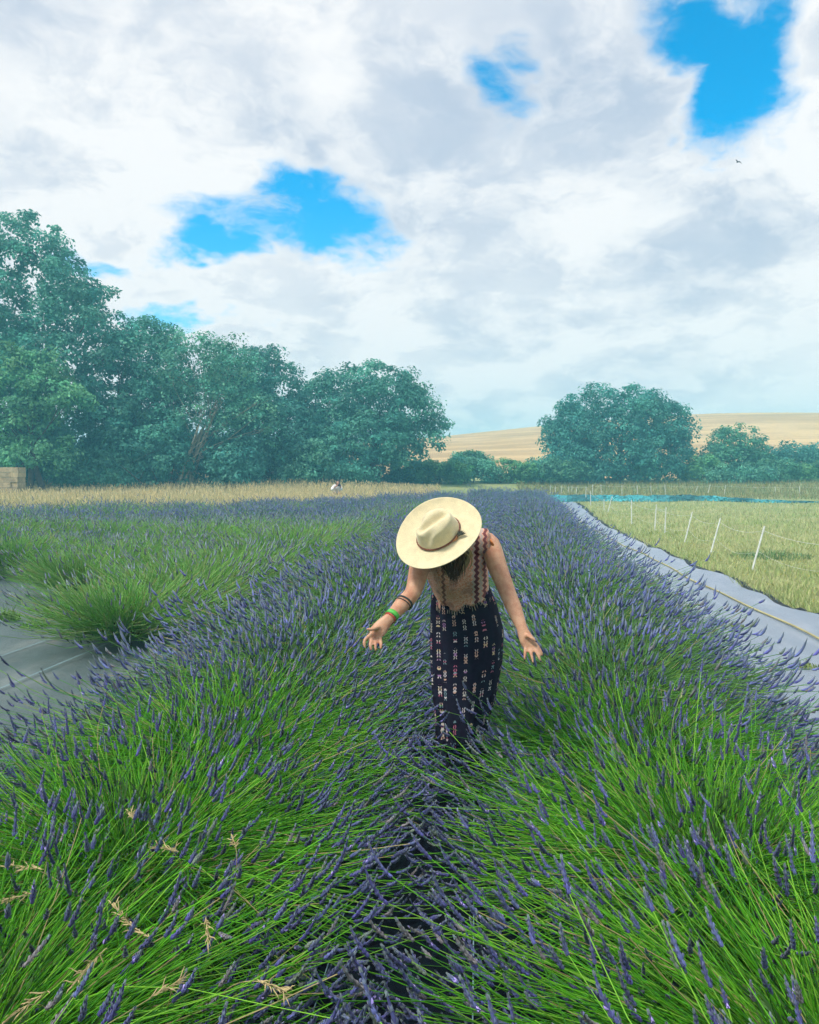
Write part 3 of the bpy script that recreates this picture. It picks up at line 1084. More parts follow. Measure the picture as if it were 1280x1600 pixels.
tree('pale_stemmed_tree', 'feathery tree with several bare pale stems showing through', 'tree', b,
     lobes_px(b, [(300, 575, 62, 50, 47.5), (350, 590, 52, 58, 48), (325, 645, 62, 52, 48), (395, 660, 40, 50, 48)]),
     14, 230, 60, 0.6, 0.14, GL, 0.10, 6, 40, TG, pale=True, twigs=2)
b = gbase(420, 52)
tree('round_tree', 'dark rounded tree between the feathery tree and the end tree', 'tree', b,
     lobes_px(b, [(425, 605, 52, 58, 52), (380, 615, 52, 66, 53), (425, 680, 66, 60, 51), (370, 700, 50, 45, 51)]),
     15, 260, 80, 0.68, 0.17, GD, 0.26, 2, 16, TG)
b = gbase(580, 55)
tree('spreading_tree', 'spreading tree at the right end of the left line, branches overhanging', 'tree', b,
     lobes_px(b, [(530, 635, 62, 56, 55), (590, 625, 62, 50, 55), (640, 645, 44, 44, 54.5), (672, 680, 30, 22, 54.5), (560, 690, 88, 52, 54), (500, 700, 46, 46, 54), (620, 700, 40, 30, 54.5)]),
     16, 400, 80, 0.66, 0.17, GC, 0.34, 1, 26, TG)
for i, (px, py, rx, ry, d, lab) in enumerate([
        (150, 735, 60, 32, 46, 'leafy bush under the tallest tree, behind the dry grass'),
        (255, 705, 36, 62, 46.5, 'upright bush at the foot of the second tree'),
        (365, 722, 40, 46, 47.5, 'dark bush below the feathery tree'),
        (470, 728, 44, 40, 50, 'bush between the rounded tree and the end tree'),
        (530, 716, 44, 50, 51.5, 'light green bush at the foot of the spreading end tree')]):
    b = gbase(px, d)
    tree('bush', lab, 'bush', b, lobes_px(b, [(px, py, rx, ry, d), (px - rx * 0.5, py + ry * 0.35, rx * 0.6, ry * 0.7, d), (px + rx * 0.5, py + ry * 0.4, rx * 0.6, ry * 0.65, d)]),
         30 + i, 85, 80, 0.55, 0.15, (GL, GC, GD)[i % 3], 0.06, 4, 12, 'bushes under the left trees')

for i, (px, py, rx, ry, d, lab) in enumerate([
        (-10, 722, 70, 54, 52, 'dark undergrowth behind the low wall at the left edge'),
        (80, 724, 60, 52, 52, 'dark undergrowth below the tallest tree'),
        (185, 724, 60, 52, 52, 'dark undergrowth between the tallest and the rounded tree'),
        (290, 726, 60, 48, 52.5, 'dark undergrowth behind the pale stems'),
        (420, 730, 66, 44, 55, 'dark undergrowth behind the dark rounded tree'),
        (600, 738, 64, 30, 58, 'dark undergrowth below the spreading end tree')]):
    b = gbase(px, d)
    tree('undergrowth_bush', lab, 'bush', b, lobes_px(b, [(px, py, rx, ry, d), (px - rx * 0.6, py + ry * 0.3, rx * 0.6, ry * 0.75, d), (px + rx * 0.6, py + ry * 0.3, rx * 0.6, ry * 0.75, d)]),
         130 + i, 120, 75, 0.6, 0.18, GD, 0.06, 3, 8, 'undergrowth behind the left trees')

# lone tree on the right and the hedge
b = gbase(965, 63)
tree('dome_tree', 'lone dome-shaped tree standing in the hedge at right', 'tree', b,
     lobes_px(b, [(962, 665, 92, 60, 63), (905, 680, 50, 48, 63), (1020, 672, 52, 48, 63), (965, 705, 104, 48, 62), (1050, 662, 26, 18, 62.5), (900, 720, 42, 30, 62), (1030, 718, 46, 36, 62), (965, 732, 96, 30, 61.5)]),
     21, 470, 85, 0.72, 0.18, (0.075, 0.285, 0.225), 0.4, 1, 24)
b = gbase(1148, 63)
tree('shrub', 'pointed pale green shrub right of the dome-shaped tree', 'shrub', b,
     lobes_px(b, [(1150, 702, 42, 30, 63), (1135, 722, 40, 24, 62.5), (1175, 725, 30, 22, 62.5)]), 22, 130, 80, 0.55, 0.16, (0.10, 0.30, 0.17), 0.1, 4, 16, 'shrubs of the right hedge')
b = gbase(1245, 64)
tree('shrub', 'broad dark shrub at the right edge above the meadow', 'shrub', b,
     lobes_px(b, [(1235, 722, 42, 25, 64), (1285, 728, 40, 26, 64)]), 23, 120, 80, 0.6, 0.16, GD, 0.1, 4, 14, 'shrubs of the right hedge')
for i, (px, py, rx, ry, d, lab) in enumerate([
        (680, 738, 50, 16, 57, 'low bramble mound at the foot of the end tree'),
        (730, 733, 38, 20, 59, 'rounded bramble mound left of the hedge gap'),
        (735, 722, 26, 14, 61, 'small pointed bush topping the bramble mound'),
        (795, 738, 46, 17, 60, 'low hedge bush in front of the stubble hill'),
        (848, 738, 36, 18, 60.5, 'low hedge bush touching the dome-shaped tree on its left'),
        (880, 736, 34, 18, 60, 'light bush below the left side of the dome-shaped tree'),
        (1095, 735, 36, 20, 61, 'low bramble right of the dome-shaped tree'),
        (1150, 742, 50, 14, 60, 'low spreading bramble below the pointed shrub'),
        (1210, 738, 34, 18, 61, 'bramble between the pointed shrub and the dark shrub'),
        (1268, 742, 34, 16, 61, 'low bramble at the far right end of the hedge')]):
    b = gbase(px, d)
    tree('hedge_bush', lab, 'bush', b, lobes_px(b, [(px, py, rx, ry, d), (px - rx * 0.55, py + ry * 0.3, rx * 0.6, ry * 0.7, d), (px + rx * 0.55, py + ry * 0.25, rx * 0.6, ry * 0.75, d)]),
         50 + i, 75, 75, 0.42, 0.14, ((0.125, 0.32, 0.13), GL, (0.105, 0.29, 0.16))[i % 3], 0.05, 3, 9, 'low bushes of the hedge')

# ------------------------------------------------------------------ electric fences, netting
M['post'] = material('white_plastic', (0.72, 0.74, 0.72), 0.45, tint=False, noise=(8, 0.85, 1.05))
M['tape'] = material('fence_tape', (0.62, 0.64, 0.58), 0.6, tint=False)


def px_ground(px, py):
    """where the ray through a photo pixel meets the ground"""
    d = 1.0
    v = at(px, py, 1.0) - CP
    for d in np.arange(3, 90, 0.02):
        p = CP + v * d
        if p[2] <= terrain(p[0], p[1]):
            return p
    return CP + v * 60


def fence(label, posts, strands, group=None):
    """posts: list of (foot px, foot py, top px, top py)"""
    feet = [px_ground(a, b_) for a, b_, c, d in posts]
    root = empty('electric_fence', tuple(feet[0]))
    o = feet[0]
    tops = []
    for f, (a, b_, c, d) in zip(feet, posts):
        dep = (f - CP) @ CF
        t = at(c, d, dep)
        tops.append(t)
        u = unit(t - f)
        mb = MB().tube([f - u * 0.08 - o, f - o, f + (t - f) * 0.5 - o, t - o], [0.012, 0.017, 0.016, 0.013], 6)
        s = np.cross(u, CF)
        for kk in (0.35, 0.65, 0.93):                               # wire hooks
            q = f + (t - f) * kk - o
            mb.tube([q, q + s * 0.02, q + s * 0.028 + u * 0.015], 0.004, 4)
        mb.tube([f + (t - f) * 0.06 - o - s * 0.06, f + (t - f) * 0.06 - o + s * 0.02], 0.006, 4)      # foot tread
        mb.build('post', M['post'], root)
    for kk, sag, r_ in strands:
        for i in range(len(feet) - 1):
            a = feet[i] + (tops[i] - feet[i]) * kk - o
            b_ = feet[i + 1] + (tops[i + 1] - feet[i + 1]) * kk - o
            t = np.linspace(0, 1, 9)[:, None]
            p = a + (b_ - a) * t - np.array((0, 0, 1.0)) * sag * (t * (1 - t)) * 4
            MB().tube(p, r_, 4, cap=False).build('wire', M['tape'], root)
    return tag(root, label, 'fence', group)


fence('sagging white electric fence running up the meadow beside the path',
      [(1330, 925, 1352, 842), (1175, 893, 1195, 822), (1111, 864, 1126, 810), (1070, 848, 1082, 800), (1023, 830, 1026, 788), (1039, 833, 1041, 792), (987, 819, 987, 781), (950, 800, 957, 775), (944, 797, 944, 780), (923, 790, 923, 767), (915, 783, 916, 760)],
      [(0.90, 0.10, 0.0032), (0.45, 0.16, 0.0022)])
fence('row of small white fence posts beyond the turquoise netting',
      [(860, 772, 860, 758), (868, 772, 868, 760), (877, 772, 878, 759), (888, 772, 889, 760), (893, 772, 894, 759), (901, 772, 901, 761), (926, 774, 926, 757), (940, 774, 939, 757), (972, 776, 972, 758), (996, 776, 996, 758), (1018, 774, 1017, 759), (1040, 774, 1039, 757), (1085, 773, 1091, 759),
       (1106, 772, 1110, 757), (1132, 773, 1134, 758), (1211, 773, 1212, 760), (1250, 774, 1249, 759), (1310, 775, 1310, 760)], [(0.9, 0.05, 0.004)])

M['net'] = material('turquoise_net', (0.065, 0.36, 0.40), 0.6, tint=True, noise=(5, 0.6, 1.25), bump=(9, 0.7, 0.03))
rg = np.random.default_rng(5)
nx_, ny_ = 260, 12
u = np.linspace(0, 1, nx_)
vv = np.linspace(-1, 1, ny_)
U, Vv = np.meshgrid(u, vv)
cxp = 3.9 + 20 * U
cyp = 49.2 + 1.2 * np.sin(U * 5) + 0.5 * np.sin(U * 17)
wdt = (1.5 - 1.25 * U ** 0.7) * (0.8 + 0.2 * np.sin(U * 23))
NX = cxp + 0.05 * rg.normal(size=U.shape)
NY = cyp + Vv * wdt + 0.06 * rg.normal(size=U.shape)
prof = (1 - Vv ** 2) ** 0.6
NZ = terrain(NX, NY) + 0.02 + prof * (1 - 0.75 * sstep(0.35, 0.8, U)) * (0.12 + 0.11 * np.abs(np.sin(U * 41 + Vv * 2)) + 0.10 * np.abs(np.sin(U * 97 + Vv * 5 + 1)) + 0.05 * rg.random(U.shape))
tint = (0.45 + 0.7 * rg.random(U.shape)) * (0.75 + 0.35 * np.sin(U * 31 + 2 * np.sin(U * 11)))
nb = MB().add(np.stack([NX, NY, NZ], -1).reshape(-1, 3), grid_faces(nx_, ny_), np.repeat(tint.reshape(-1, 1), 3, 1))
tag(nb.build('crop_netting', M['net'], smooth=False), 'bunched turquoise netting laid along the far side of the meadow', 'netting')

# weedy patches
M['weed'] = material('weed_leaf', (1, 1, 1), 0.6, trans=0.2)


def weed(c, rad, n, hgt, col, label, group, seed):
    r = np.random.default_rng(seed)
    a = r.uniform(0, 6.28, n)
    q = np.sqrt(r.random(n)) * rad
    p = np.stack([c[0] + q * np.cos(a), c[1] + q * np.sin(a) * 0.8, terrain(c[0], c[1]) + np.full(n, c[2])], -1)
    cols = np.asarray(col) * r.uniform(0.6, 1.4, n)[:, None]
    mb = blades(p - np.array((c[0], c[1], p[0, 2])), r.uniform(0.4, 1, n) * hgt * (1.2 - q / rad * 0.6), np.full(n, 0.02), cols, (0.2, 1.1), r, 2)
    o = mb.build('weed_clump', M['weed'], smooth=False)
    o.location = (c[0], c[1], float(terrain(c[0], c[1])) + c[2])
    return tag(o, label, 'weeds', group)


c = px_ground(1205, 872)
weed((c[0], c[1], 0.0), 0.75, 520, 0.22, (0.13, 0.24, 0.085), 'dark green weed clump in the meadow behind the nearest post', None, 1)
for i, (px, py, rad, h, lab) in enumerate([(1150, 985, 0.08, 0.06, 'small green weed on the grey path beside the lavender, nearer the woman'), (1262, 1050, 0.09, 0.07, 'small green weed on the grey path at the right edge')]):
    c = px_ground(px, py)
    weed((c[0], c[1], 0.04), rad, 50, h, (0.19, 0.25, 0.08), lab, 'weeds on the path', 20 + i)
for i, (px, py, rad, h, lab) in enumerate([(8, 975, 0.16, 0.2, 'small green seedling plant on the bare fabric at the left edge'), (55, 985, 0.16, 0.10, 'sparse flattened weed on the bare fabric at left')]):
    c = px_ground(px, py)
    weed((c[0], c[1], 0.04), rad, 120, h, (0.13, 0.27, 0.05), lab, None, 40 + i)

# low wall of tan layered slabs at the left edge
M['slab'] = material('tan_slab', (0.46, 0.37, 0.22), 0.9, tint=True, noise=(7, 0.7, 1.15), bump=(14, 0.6, 0.02))
p = gbase(5, 40)
root = empty('low_wall', p)
rg = np.random.default_rng(8)
zz = 0.0
top_z = at(5, 730, 40)[2] - p[2]
nl = 8
for l in range(nl):
    h = top_z / nl
    x = -2.4
    while x < 0.8:
        wdt = rg.uniform(1.0, 2.2)
        x1 = min(x + wdt, 0.95 + rg.normal(0, 0.03))
        j = rg.normal(0, 0.015)
        MB().box((x + 0.008, -0.35 + j, zz + 0.006), (x1 - 0.008, 0.35 + j, zz + h - 0.006), np.full(3, rg.uniform(0.8, 1.2))).build('slab', M['slab'], root, smooth=False)
        x = x1
        if x > 0.78: break
    zz += h
tag(root, 'low tan wall of layered slabs at the left edge under the trees', 'wall')

# dry grass stalks in the foreground
M['straw'] = material('dry_straw', (1, 1, 1), 0.7, trans=0.2)


def stalk(foot, mid, tip, label, seed, nsp=16, col=(0.58, 0.47, 0.24), head=0.10, loose=0.42, group='dry grass stalks in the near left bush'):
    r = np.random.default_rng(seed)
    f, m_, t_ = [np.asarray(q, float) for q in (foot, mid, tip)]
    t = np.linspace(0, 1, 14)[:, None]
    p = f * (1 - t) ** 2 + 2 * m_ * t * (1 - t) + t_ * t ** 2
    root = empty('dry_grass_stalk', tuple(f))
    MB().tube(p - f, np.linspace(0.0016, 0.0008, 14), 5, np.asarray(col) * 0.9).build('stem', M['straw'], root)
    hb = MB()
    e = unit(p[-1] - p[-4])
    for i in range(nsp):
        k = i / nsp
        o = p[-1] - e * head * (1 - k) - f
        d = unit(e + r.normal(0, loose, 3))
        ln = r.uniform(0.020, 0.038)
        s = unit(np.cross(d, r.normal(size=3))) * 0.0022
        s2 = np.cross(d, s) * 0.8
        hb.tube([o, o + d * ln * 0.35 - np.array((0, 0, 0.002)), o + d * ln * 0.7, o + d * ln - np.array((0, 0, 0.003))], [0.0005, 0.0015, 0.0012, 0.0002], 5, np.asarray(col) * r.uniform(0.8, 1.25))
    hb.build('seed_head', M['straw'], root)
    return tag(root, label, 'grass stalk', group)


def g3(px, py, z):
    """point on photo ray at height z"""
    v = at(px, py, 1.0) - CP
    return CP + v * ((z - CAMZ) / v[2])


ST = [((190, 1475), (95, 1345), (8, 1352), 'long dry grass stalk arching over to the left edge', 0.10),
      ((225, 1500), (240, 1460), (196, 1440), 'dry seed head left of centre in the near left bush', 0.09),
      ((200, 1540), (215, 1440), (176, 1412), 'dry grass head with open spikelets in the near left bush', 0.10),
      ((160, 1500), (170, 1470), (112, 1540), 'drooping dry stalk bending down to the lower left', 0.10),
      ((330, 1480), (320, 1420), (325, 1470), 'dry hanging seed head in the middle of the near left bush', 0.09),
      ((300, 1420), (290, 1320), (245, 1322), 'dry oat-like head highest in the near left bush', 0.07),
      ((360, 1420), (380, 1330), (362, 1308), 'small dry head near the violet spikes of the left bush', 0.06),
      ((340, 1560), (380, 1510), (448, 1550), 'dry stalk leaning right towards the gap', 0.07),
      ((80, 1585), (60, 1550), (12, 1590), 'dry bent stalk in the bottom left corner', 0.08),
      ((60, 1440), (40, 1390), (2, 1408), 'short dry head at the left edge below the arching stalk', 0.07),
      ((215, 1330), (210, 1290), (205, 1268), 'tiny dry head standing above the green stems at left', 0.05),
      ((260, 1600), (265, 1530), (285, 1528), 'low dry grass head near the bottom of the picture at left', 0.07)]
for i, (f, m_, t_, lab, hd) in enumerate(ST):
    stalk(g3(*f, 0.25), g3(*m_, 0.56), g3(*t_, 0.52), lab, 60 + i, 20, head=hd * 1.2)
stalk(g3(1052, 1230, 0.25), g3(1040, 1130, 0.62), g3(1066, 1082, 0.66), 'pale green grass stalk standing up from the right-hand row', 90, 10, (0.40, 0.42, 0.22), 0.05, 0.15, None)

# ------------------------------------------------------------------ people
def skin_colour(g, tc, p):
    o = tc.outputs['Object']
    a = g.noise(o, 22, 5, 0.65)
    c = g.mix(g.smooth(a, 0.35, 0.68), (0.56, 0.32, 0.205), (0.45, 0.205, 0.125))
    bb = g.node('ShaderNodeBump')
    bb.inputs['Strength'].default_value = 0.25
    bb.inputs['Distance'].default_value = 0.004
    g.t.links.new(g.noise(o, 70, 4, 0.6), bb.inputs['Height'])
    g.t.links.new(bb.outputs[0], p.inputs['Normal'])
    p.inputs['Subsurface Weight'].default_value = 0.08
    p.inputs['Subsurface Radius'].default_value = (0.01, 0.004, 0.002)
    return c


M['skin'] = material('skin', tint=False, rough=0.5, spec=0.35, fn=skin_colour)


def remeshed(mb, voxel, smooth=5):
    """fuse overlapping closed shapes into one continuous surface"""
    tmp = bpy.data.objects.new('tmp', mb.mesh('tmp', []))
    COL.objects.link(tmp)
    m1 = tmp.modifiers.new('r', 'REMESH')
    m1.mode = 'VOXEL'
    m1.voxel_size = voxel
    m1.use_smooth_shade = True
    m2 = tmp.modifiers.new('s', 'SMOOTH')
    m2.factor = 0.5
    m2.iterations = smooth
    dg = bpy.context.evaluated_depsgraph_get()
    me = bpy.data.meshes.new_from_object(tmp.evaluated_get(dg))
    bpy.data.objects.remove(tmp)
    for p_ in me.polygons:
        p_.use_smooth = True
    return me


def spline(P, n):
    """smooth curve through points (Catmull-Rom)"""
    P = np.asarray(P, float)
    Q = np.vstack([2 * P[0] - P[1], P, 2 * P[-1] - P[-2]])
    out = []
    m_ = len(P) - 1
    for s in np.linspace(0, m_ - 1e-6, n):
        i = int(s)
        t = s - i
        a, b_, c_, d = Q[i:i + 4]
        out.append(0.5 * ((2 * b_) + (-a + c_) * t + (2 * a - 5 * b_ + 4 * c_ - d) * t ** 2 + (-a + 3 * b_ - 3 * c_ + d) * t ** 3))
    return np.array(out)


TOCAM = -CF
WP = at(728, 985, 4.14)                       # pelvis
foot_z = 0.03
root_loc = np.array((WP[0], WP[1], foot_z))


def rel(*a):
    return at(*a) - root_loc


body = MB()
spine = [rel(728, 1000, 4.15), rel(727, 975, 4.13), rel(721, 925, 4.04), rel(714, 888, 3.94), rel(711, 862, 3.865), rel(710, 848, 3.83)]
sr = [0.150, 0.160, 0.122, 0.138, 0.142, 0.085]
sf = [0.72, 0.72, 0.72, 0.72, 0.62, 0.6]
ns = 26
body.tube(spline(spine, ns), np.interp(np.linspace(0, 5, ns), range(6), sr), 20, ref=TOCAM, flat=np.interp(np.linspace(0, 5, ns), range(6), sf))
HC = rel(689, 842, 3.665)                     # head centre
HN = unit(-0.33 * CR + 0.60 * CU + 0.72 * TOCAM)     # crown of the head
HF = unit(-0.86 * CR - 0.50 * CU + 0.02 * TOCAM)
HF = unit(HF - HN * (HF @ HN))
HS = np.cross(HN, HF)
body.tube([rel(710, 856, 3.86), rel(704, 848, 3.78), HC - HN * 0.05 - HF * 0.02], [0.062, 0.052, 0.055], 14)
HA = np.array([HF, HS, HN])
body.ellipsoid(HC, (0.092, 0.074, 0.108), HA)
body.ellipsoid(HC - HN * 0.062 + HF * 0.045, (0.042, 0.05, 0.045), HA, 12, 8)        # jaw
body.ellipsoid(HC - HN * 0.022 + HF * 0.098, (0.016, 0.013, 0.024), HA, 10, 8)       # nose
body.ellipsoid(HC - HN * 0.058 + HF * 0.088, (0.010, 0.024, 0.010), HA, 10, 8)       # mouth
for sg in (-1, 1):
    body.ellipsoid(HC - HN * 0.015 - HF * 0.005 + HS * sg * 0.076, (0.018, 0.010, 0.030), HA, 10, 8)   # ears
    body.ellipsoid(HC + HN * 0.002 + HF * 0.084 + HS * sg * 0.032, (0.010, 0.014, 0.008), HA, 10, 8)   # brow and eyes
# arms
RS, RE, RW = rel(661, 872, 3.82), rel(645, 926, 3.68), rel(608, 967, 3.565)
LS, LE, LW = rel(763, 850, 3.84), rel(795, 930, 3.74), rel(816, 982, 3.655)
for (S, E, Wr, inn) in ((RS, RE, RW, 1), (LS, LE, LW, -1)):
    shin = S + inn * CR * 0.07 + np.array((0, 0.03, 0))
    body.tube(spline([shin, S, S * 0.5 + E * 0.5, E, E * 0.55 + Wr * 0.45, Wr], 24), np.interp(np.linspace(0, 5, 24), range(6), [0.050, 0.052, 0.045, 0.037, 0.036, 0.0245]), 14,
              ref=TOCAM, flat=np.interp(np.linspace(0, 5, 24), range(6), [1, 1, 1, 1, 0.95, 0.78]))


def hand(wrist, palm, fingers, thumb):
    """palm: two (px,py,d) ends and half width; fingers: lists of joints"""
    p0, p1, hw = palm
    a, b_ = rel(*p0), rel(*p1)
    body.tube(spline([wrist, a, a * 0.5 + b_ * 0.5, b_], 10), np.interp(np.linspace(0, 3, 10), range(4), [0.025, hw * 0.85, hw, hw * 0.85]), 12, ref=TOCAM, flat=np.interp(np.linspace(0, 3, 10), range(4), [0.75, 0.5, 0.42, 0.36]))
    for j in fingers + [thumb]:
        pts = [rel(*q) for q in j]
        pts = [pts[0] * 0.6 + (a * 0.5 + b_ * 0.5) * 0.4] + pts
        r0 = 0.0098 if j is thumb else 0.0083
        body.tube(spline(pts, 11), np.interp(np.linspace(0, 1, 11), [0, 0.45, 0.85, 1], [r0, r0, r0 * 0.85, r0 * 0.6]), 9)


hand(RW, ((600, 975, 3.555), (585, 993, 3.535), 0.036),
     [[(576, 994, 3.525), (569, 1003, 3.51), (571, 1013, 3.50)], [(582, 998, 3.53), (578.5, 1007, 3.505), (580.5, 1017, 3.495)],
      [(588, 999, 3.535), (587, 1008, 3.51), (587.5, 1018, 3.50)], [(594, 996, 3.54), (595.5, 1006, 3.52), (595, 1015, 3.51)]],
     [(591, 980, 3.53), (582, 983, 3.51), (573, 983, 3.505)])
hand(LW, ((819, 991, 3.645), (828, 1009, 3.63), 0.034),
     [[(836, 1005, 3.62), (843, 1014, 3.605), (848, 1024, 3.60)], [(834, 1012, 3.62), (840, 1022, 3.60), (845, 1033, 3.59)],
      [(828, 1014, 3.625), (831, 1025, 3.605), (833.5, 1036, 3.595)], [(821.5, 1011, 3.63), (820.5, 1021, 3.615), (820, 1031, 3.605)]],
     [(824, 993, 3.62), (831, 997, 3.60), (837, 1002, 3.595)])
# legs down to the ground
for sg in (-1, 1):
    hip = spine[0] + CR * 0.075 * sg
    knee = np.array((hip[0] * 0.8, hip[1] - 0.03, 0.50))
    ank = np.array((hip[0] * 0.75, hip[1] + 0.02, 0.09))
    body.tube(spline([hip, hip * 0.5 + knee * 0.5, knee, knee * 0.5 + ank * 0.5 + np.array((0, 0.01, 0.05)), ank], 18), np.interp(np.linspace(0, 4, 18), range(5), [0.085, 0.075, 0.052, 0.050, 0.034]), 12)
woman_me = remeshed(body, 0.0050, 3)
woman_me.materials.append(M['skin'])
woman = link('person', woman_me)
woman.location = tuple(root_loc)
tag(woman, 'woman in pale hat and dark patterned skirt bending between the lavender rows, arms spread', 'person')

# shoes
M['shoe'] = material('dark_shoe', (0.02, 0.018, 0.022), 0.6, tint=False)
for sg in (-1, 1):
    hip = spine[0] + CR * 0.075 * sg
    ax, ay = hip[0] * 0.75, hip[1] + 0.02
    sb = MB().tube([(ax, ay + 0.06, 0.045), (ax, ay, 0.055), (ax, ay - 0.08, 0.045), (ax, ay - 0.15, 0.035), (ax, ay - 0.18, 0.03)], [0.03, 0.046, 0.044, 0.042, 0.02], 12, flat=0.9)
    sb.tube([(ax, ay, 0.03), (ax, ay, 0.15), (ax, ay, 0.22)], [0.046, 0.045, 0.05], 12)
    link('shoe', remeshed(sb, 0.006, 3), woman).data.materials.append(M['shoe'])


# skirt -------------------------------------------------------------
def skirt_colour(g, tc, p):
    uv = tc.outputs['UV']
    u, v, _ = g.sep(uv)
    v2 = g.math('ADD', v, g.math('MULTIPLY', u, 0.12))
    cu = g.math('DIVIDE', u, 0.044)
    col_i = g.math('FLOOR', cu)
    fu_ = g.math('SUBTRACT', g.math('FRACT', cu), 0.5)
    wn = g.node('ShaderNodeTexWhiteNoise', noise_dimensions='1D')
    g.put(wn.inputs['W'], col_i)
    cv = g.math('ADD', g.math('DIVIDE', v2, 0.088), g.math('MULTIPLY', wn.outputs['Value'], 0.55))
    row_i = g.math('FLOOR', cv)
    fv = g.math('FRACT', cv)
    wn2 = g.node('ShaderNodeTexWhiteNoise', noise_dimensions='2D')
    g.put(wn2.inputs['Vector'], g.comb(col_i, row_i, 0.0))
    sub = g.math('FLOOR', g.math('MULTIPLY', fv, 11.0))
    wn3 = g.node('ShaderNodeTexWhiteNoise', noise_dimensions='3D')
    g.put(wn3.inputs['Vector'], g.comb(col_i, row_i, sub))
    # motif outline: diamonds and bars inside a tall narrow box
    au = g.math('ABSOLUTE', fu_)
    zig = g.math('PINGPONG', g.math('MULTIPLY', fv, 5.5), 0.5)
    wid = g.math('MULTIPLY_ADD', zig, 0.20, 0.085)
    barcol = g.math('LESS_THAN', g.math('FRACT', g.math('DIVIDE', g.math('ADD', col_i, 2.0), 5.0)), 0.1)
    wid = g.math('ADD', wid, g.math('MULTIPLY', barcol, 0.08))
    inside = g.math('MULTIPLY', g.math('LESS_THAN', au, wid), g.math('LESS_THAN', g.math('ABSOLUTE', g.math('SUBTRACT', fv, 0.5)), 0.33))
    hollow = g.math('MULTIPLY', g.math('LESS_THAN', au, g.math('MULTIPLY', wid, 0.42)), g.math('GREATER_THAN', wn3.outputs['Value'], 0.45))
    gap = g.math('GREATER_THAN', wn3.outputs['Value'], 0.24)
    present = g.math('GREATER_THAN', wn2.outputs['Value'], 0.12)
    m_ = g.math('MULTIPLY', g.math('MULTIPLY', inside, gap), g.math('MULTIPLY', present, g.math('SUBTRACT', 1.0, hollow)))
    rmp = g.node('ShaderNodeValToRGB')
    rmp.color_ramp.interpolation = 'CONSTANT'
    cr = rmp.color_ramp
    cr.elements[0].position = 0.0
    cr.elements[0].color = (0.50, 0.46, 0.42, 1)
    cr.elements[1].position = 0.22
    cr.elements[1].color = (0.52, 0.33, 0.26, 1)
    for pos, c_ in ((0.40, (0.55, 0.50, 0.52, 1)), (0.55, (0.16, 0.26, 0.30, 1)), (0.66, (0.46, 0.14, 0.22, 1)), (0.78, (0.52, 0.40, 0.24, 1)), (0.90, (0.30, 0.16, 0.34, 1))):
        e = cr.elements.new(pos)
        e.color = c_
    mixv = g.math('FRACT', g.math('ADD', g.math('MULTIPLY', wn2.outputs['Value'], 7.3), g.math('MULTIPLY', wn3.outputs['Value'], g.math('MULTIPLY_ADD', barcol, 0.8, 0.28))))
    g.t.links.new(mixv, rmp.inputs[0])
    base = g.mix(g.smooth(g.noise(uv, 40, 4, 0.6), 0.3, 0.7), (0.006, 0.005, 0.016), (0.011, 0.008, 0.024))
    return g.mix(m_, base, rmp.outputs[0])


M['skirt'] = material('patterned_skirt', tint=False, rough=0.85, spec=0.15, fn=skirt_colour)
RINGS = [(905, 675, 763, 4.02, 0.098, 0.030), (918, 673, 766, 4.05, 0.105, 0.028), (945, 671, 777, 4.10, 0.125, 0.018), (985, 670, 787, 4.14, 0.142, 0.008), (1030, 671, 785, 4.15, 0.145, 0.0), (1075, 674, 777, 4.14, 0.14, 0.0),
         (1115, 679, 768, 4.13, 0.135, 0.0), (1150, 681, 764, 4.12, 0.13, 0.0)]
nth, nrow = 140, 60
th = np.linspace(0, 2 * np.pi, nth, endpoint=True)
pr = np.linspace(0, len(RINGS) - 1, nrow)
RA = np.array(RINGS, float)
RI = np.array([[np.interp(q, range(len(RINGS)), RA[:, c_]) for c_ in range(6)] for q in pr])
sv, su = [], []
CFh = unit(CF * np.array((1, 1, 0)))
CRh = unit(np.cross(CFh, (0, 0, 1)))
rgs = np.random.default_rng(3)
for i, (py, xl, xr, d, hd, tilt) in enumerate(RI):
    k = i / (nrow - 1)
    c = rel((xl + xr) / 2, py, d)
    hwid = (xr - xl) / 2 * d / FPX
    fold = 1 + (0.016 + 0.085 * k ** 1.1) * (np.sin(th * 9 + 0.8 + 0.8 * np.sin(k * 3)) * 0.55 + np.sin(th * 5 + 2.1 + k) * 0.45) * (0.4 + 0.6 * np.abs(np.sin(th * 0.5 + 0.4)))
    wrap = 0.012 * sstep(0.0, 0.10, th - 3.9) * (1 - sstep(0.10, 0.75, th - 3.9))
    x = np.cos(th) * hwid * (fold * 0.96 + 0.02) + wrap * np.cos(th)
    y = np.sin(th) * hd * fold + wrap * np.sin(th)
    z = np.sin(th) * tilt + (0.012 * np.sin(th * 3 + 1) + 0.01 * np.sin(th * 7) + 0.05 * (np.cos(th) > -2) * np.cos(th - 0.3)) * sstep(0.8, 1.0, k)
    P_ = c[None] + x[:, None] * CRh + y[:, None] * CFh + z[:, None] * np.array((0, 0, 1.0))
    sv.append(P_)
    su.append(np.stack([th / (2 * np.pi) * 0.98, np.full(nth, -c[2])], -1))
sv, su = np.array(sv), np.array(su)
skb = MB().add(sv.reshape(-1, 3), grid_faces(nth, nrow)[:, ::-1], uv=su.reshape(-1, 2))
skirt = skb.build('skirt', M['skirt'], woman)
so = skirt.modifiers.new('thickness', 'SOLIDIFY')
so.thickness = 0.003
skirt['label'] = 'long dark wrap skirt with columns of small woven motifs'


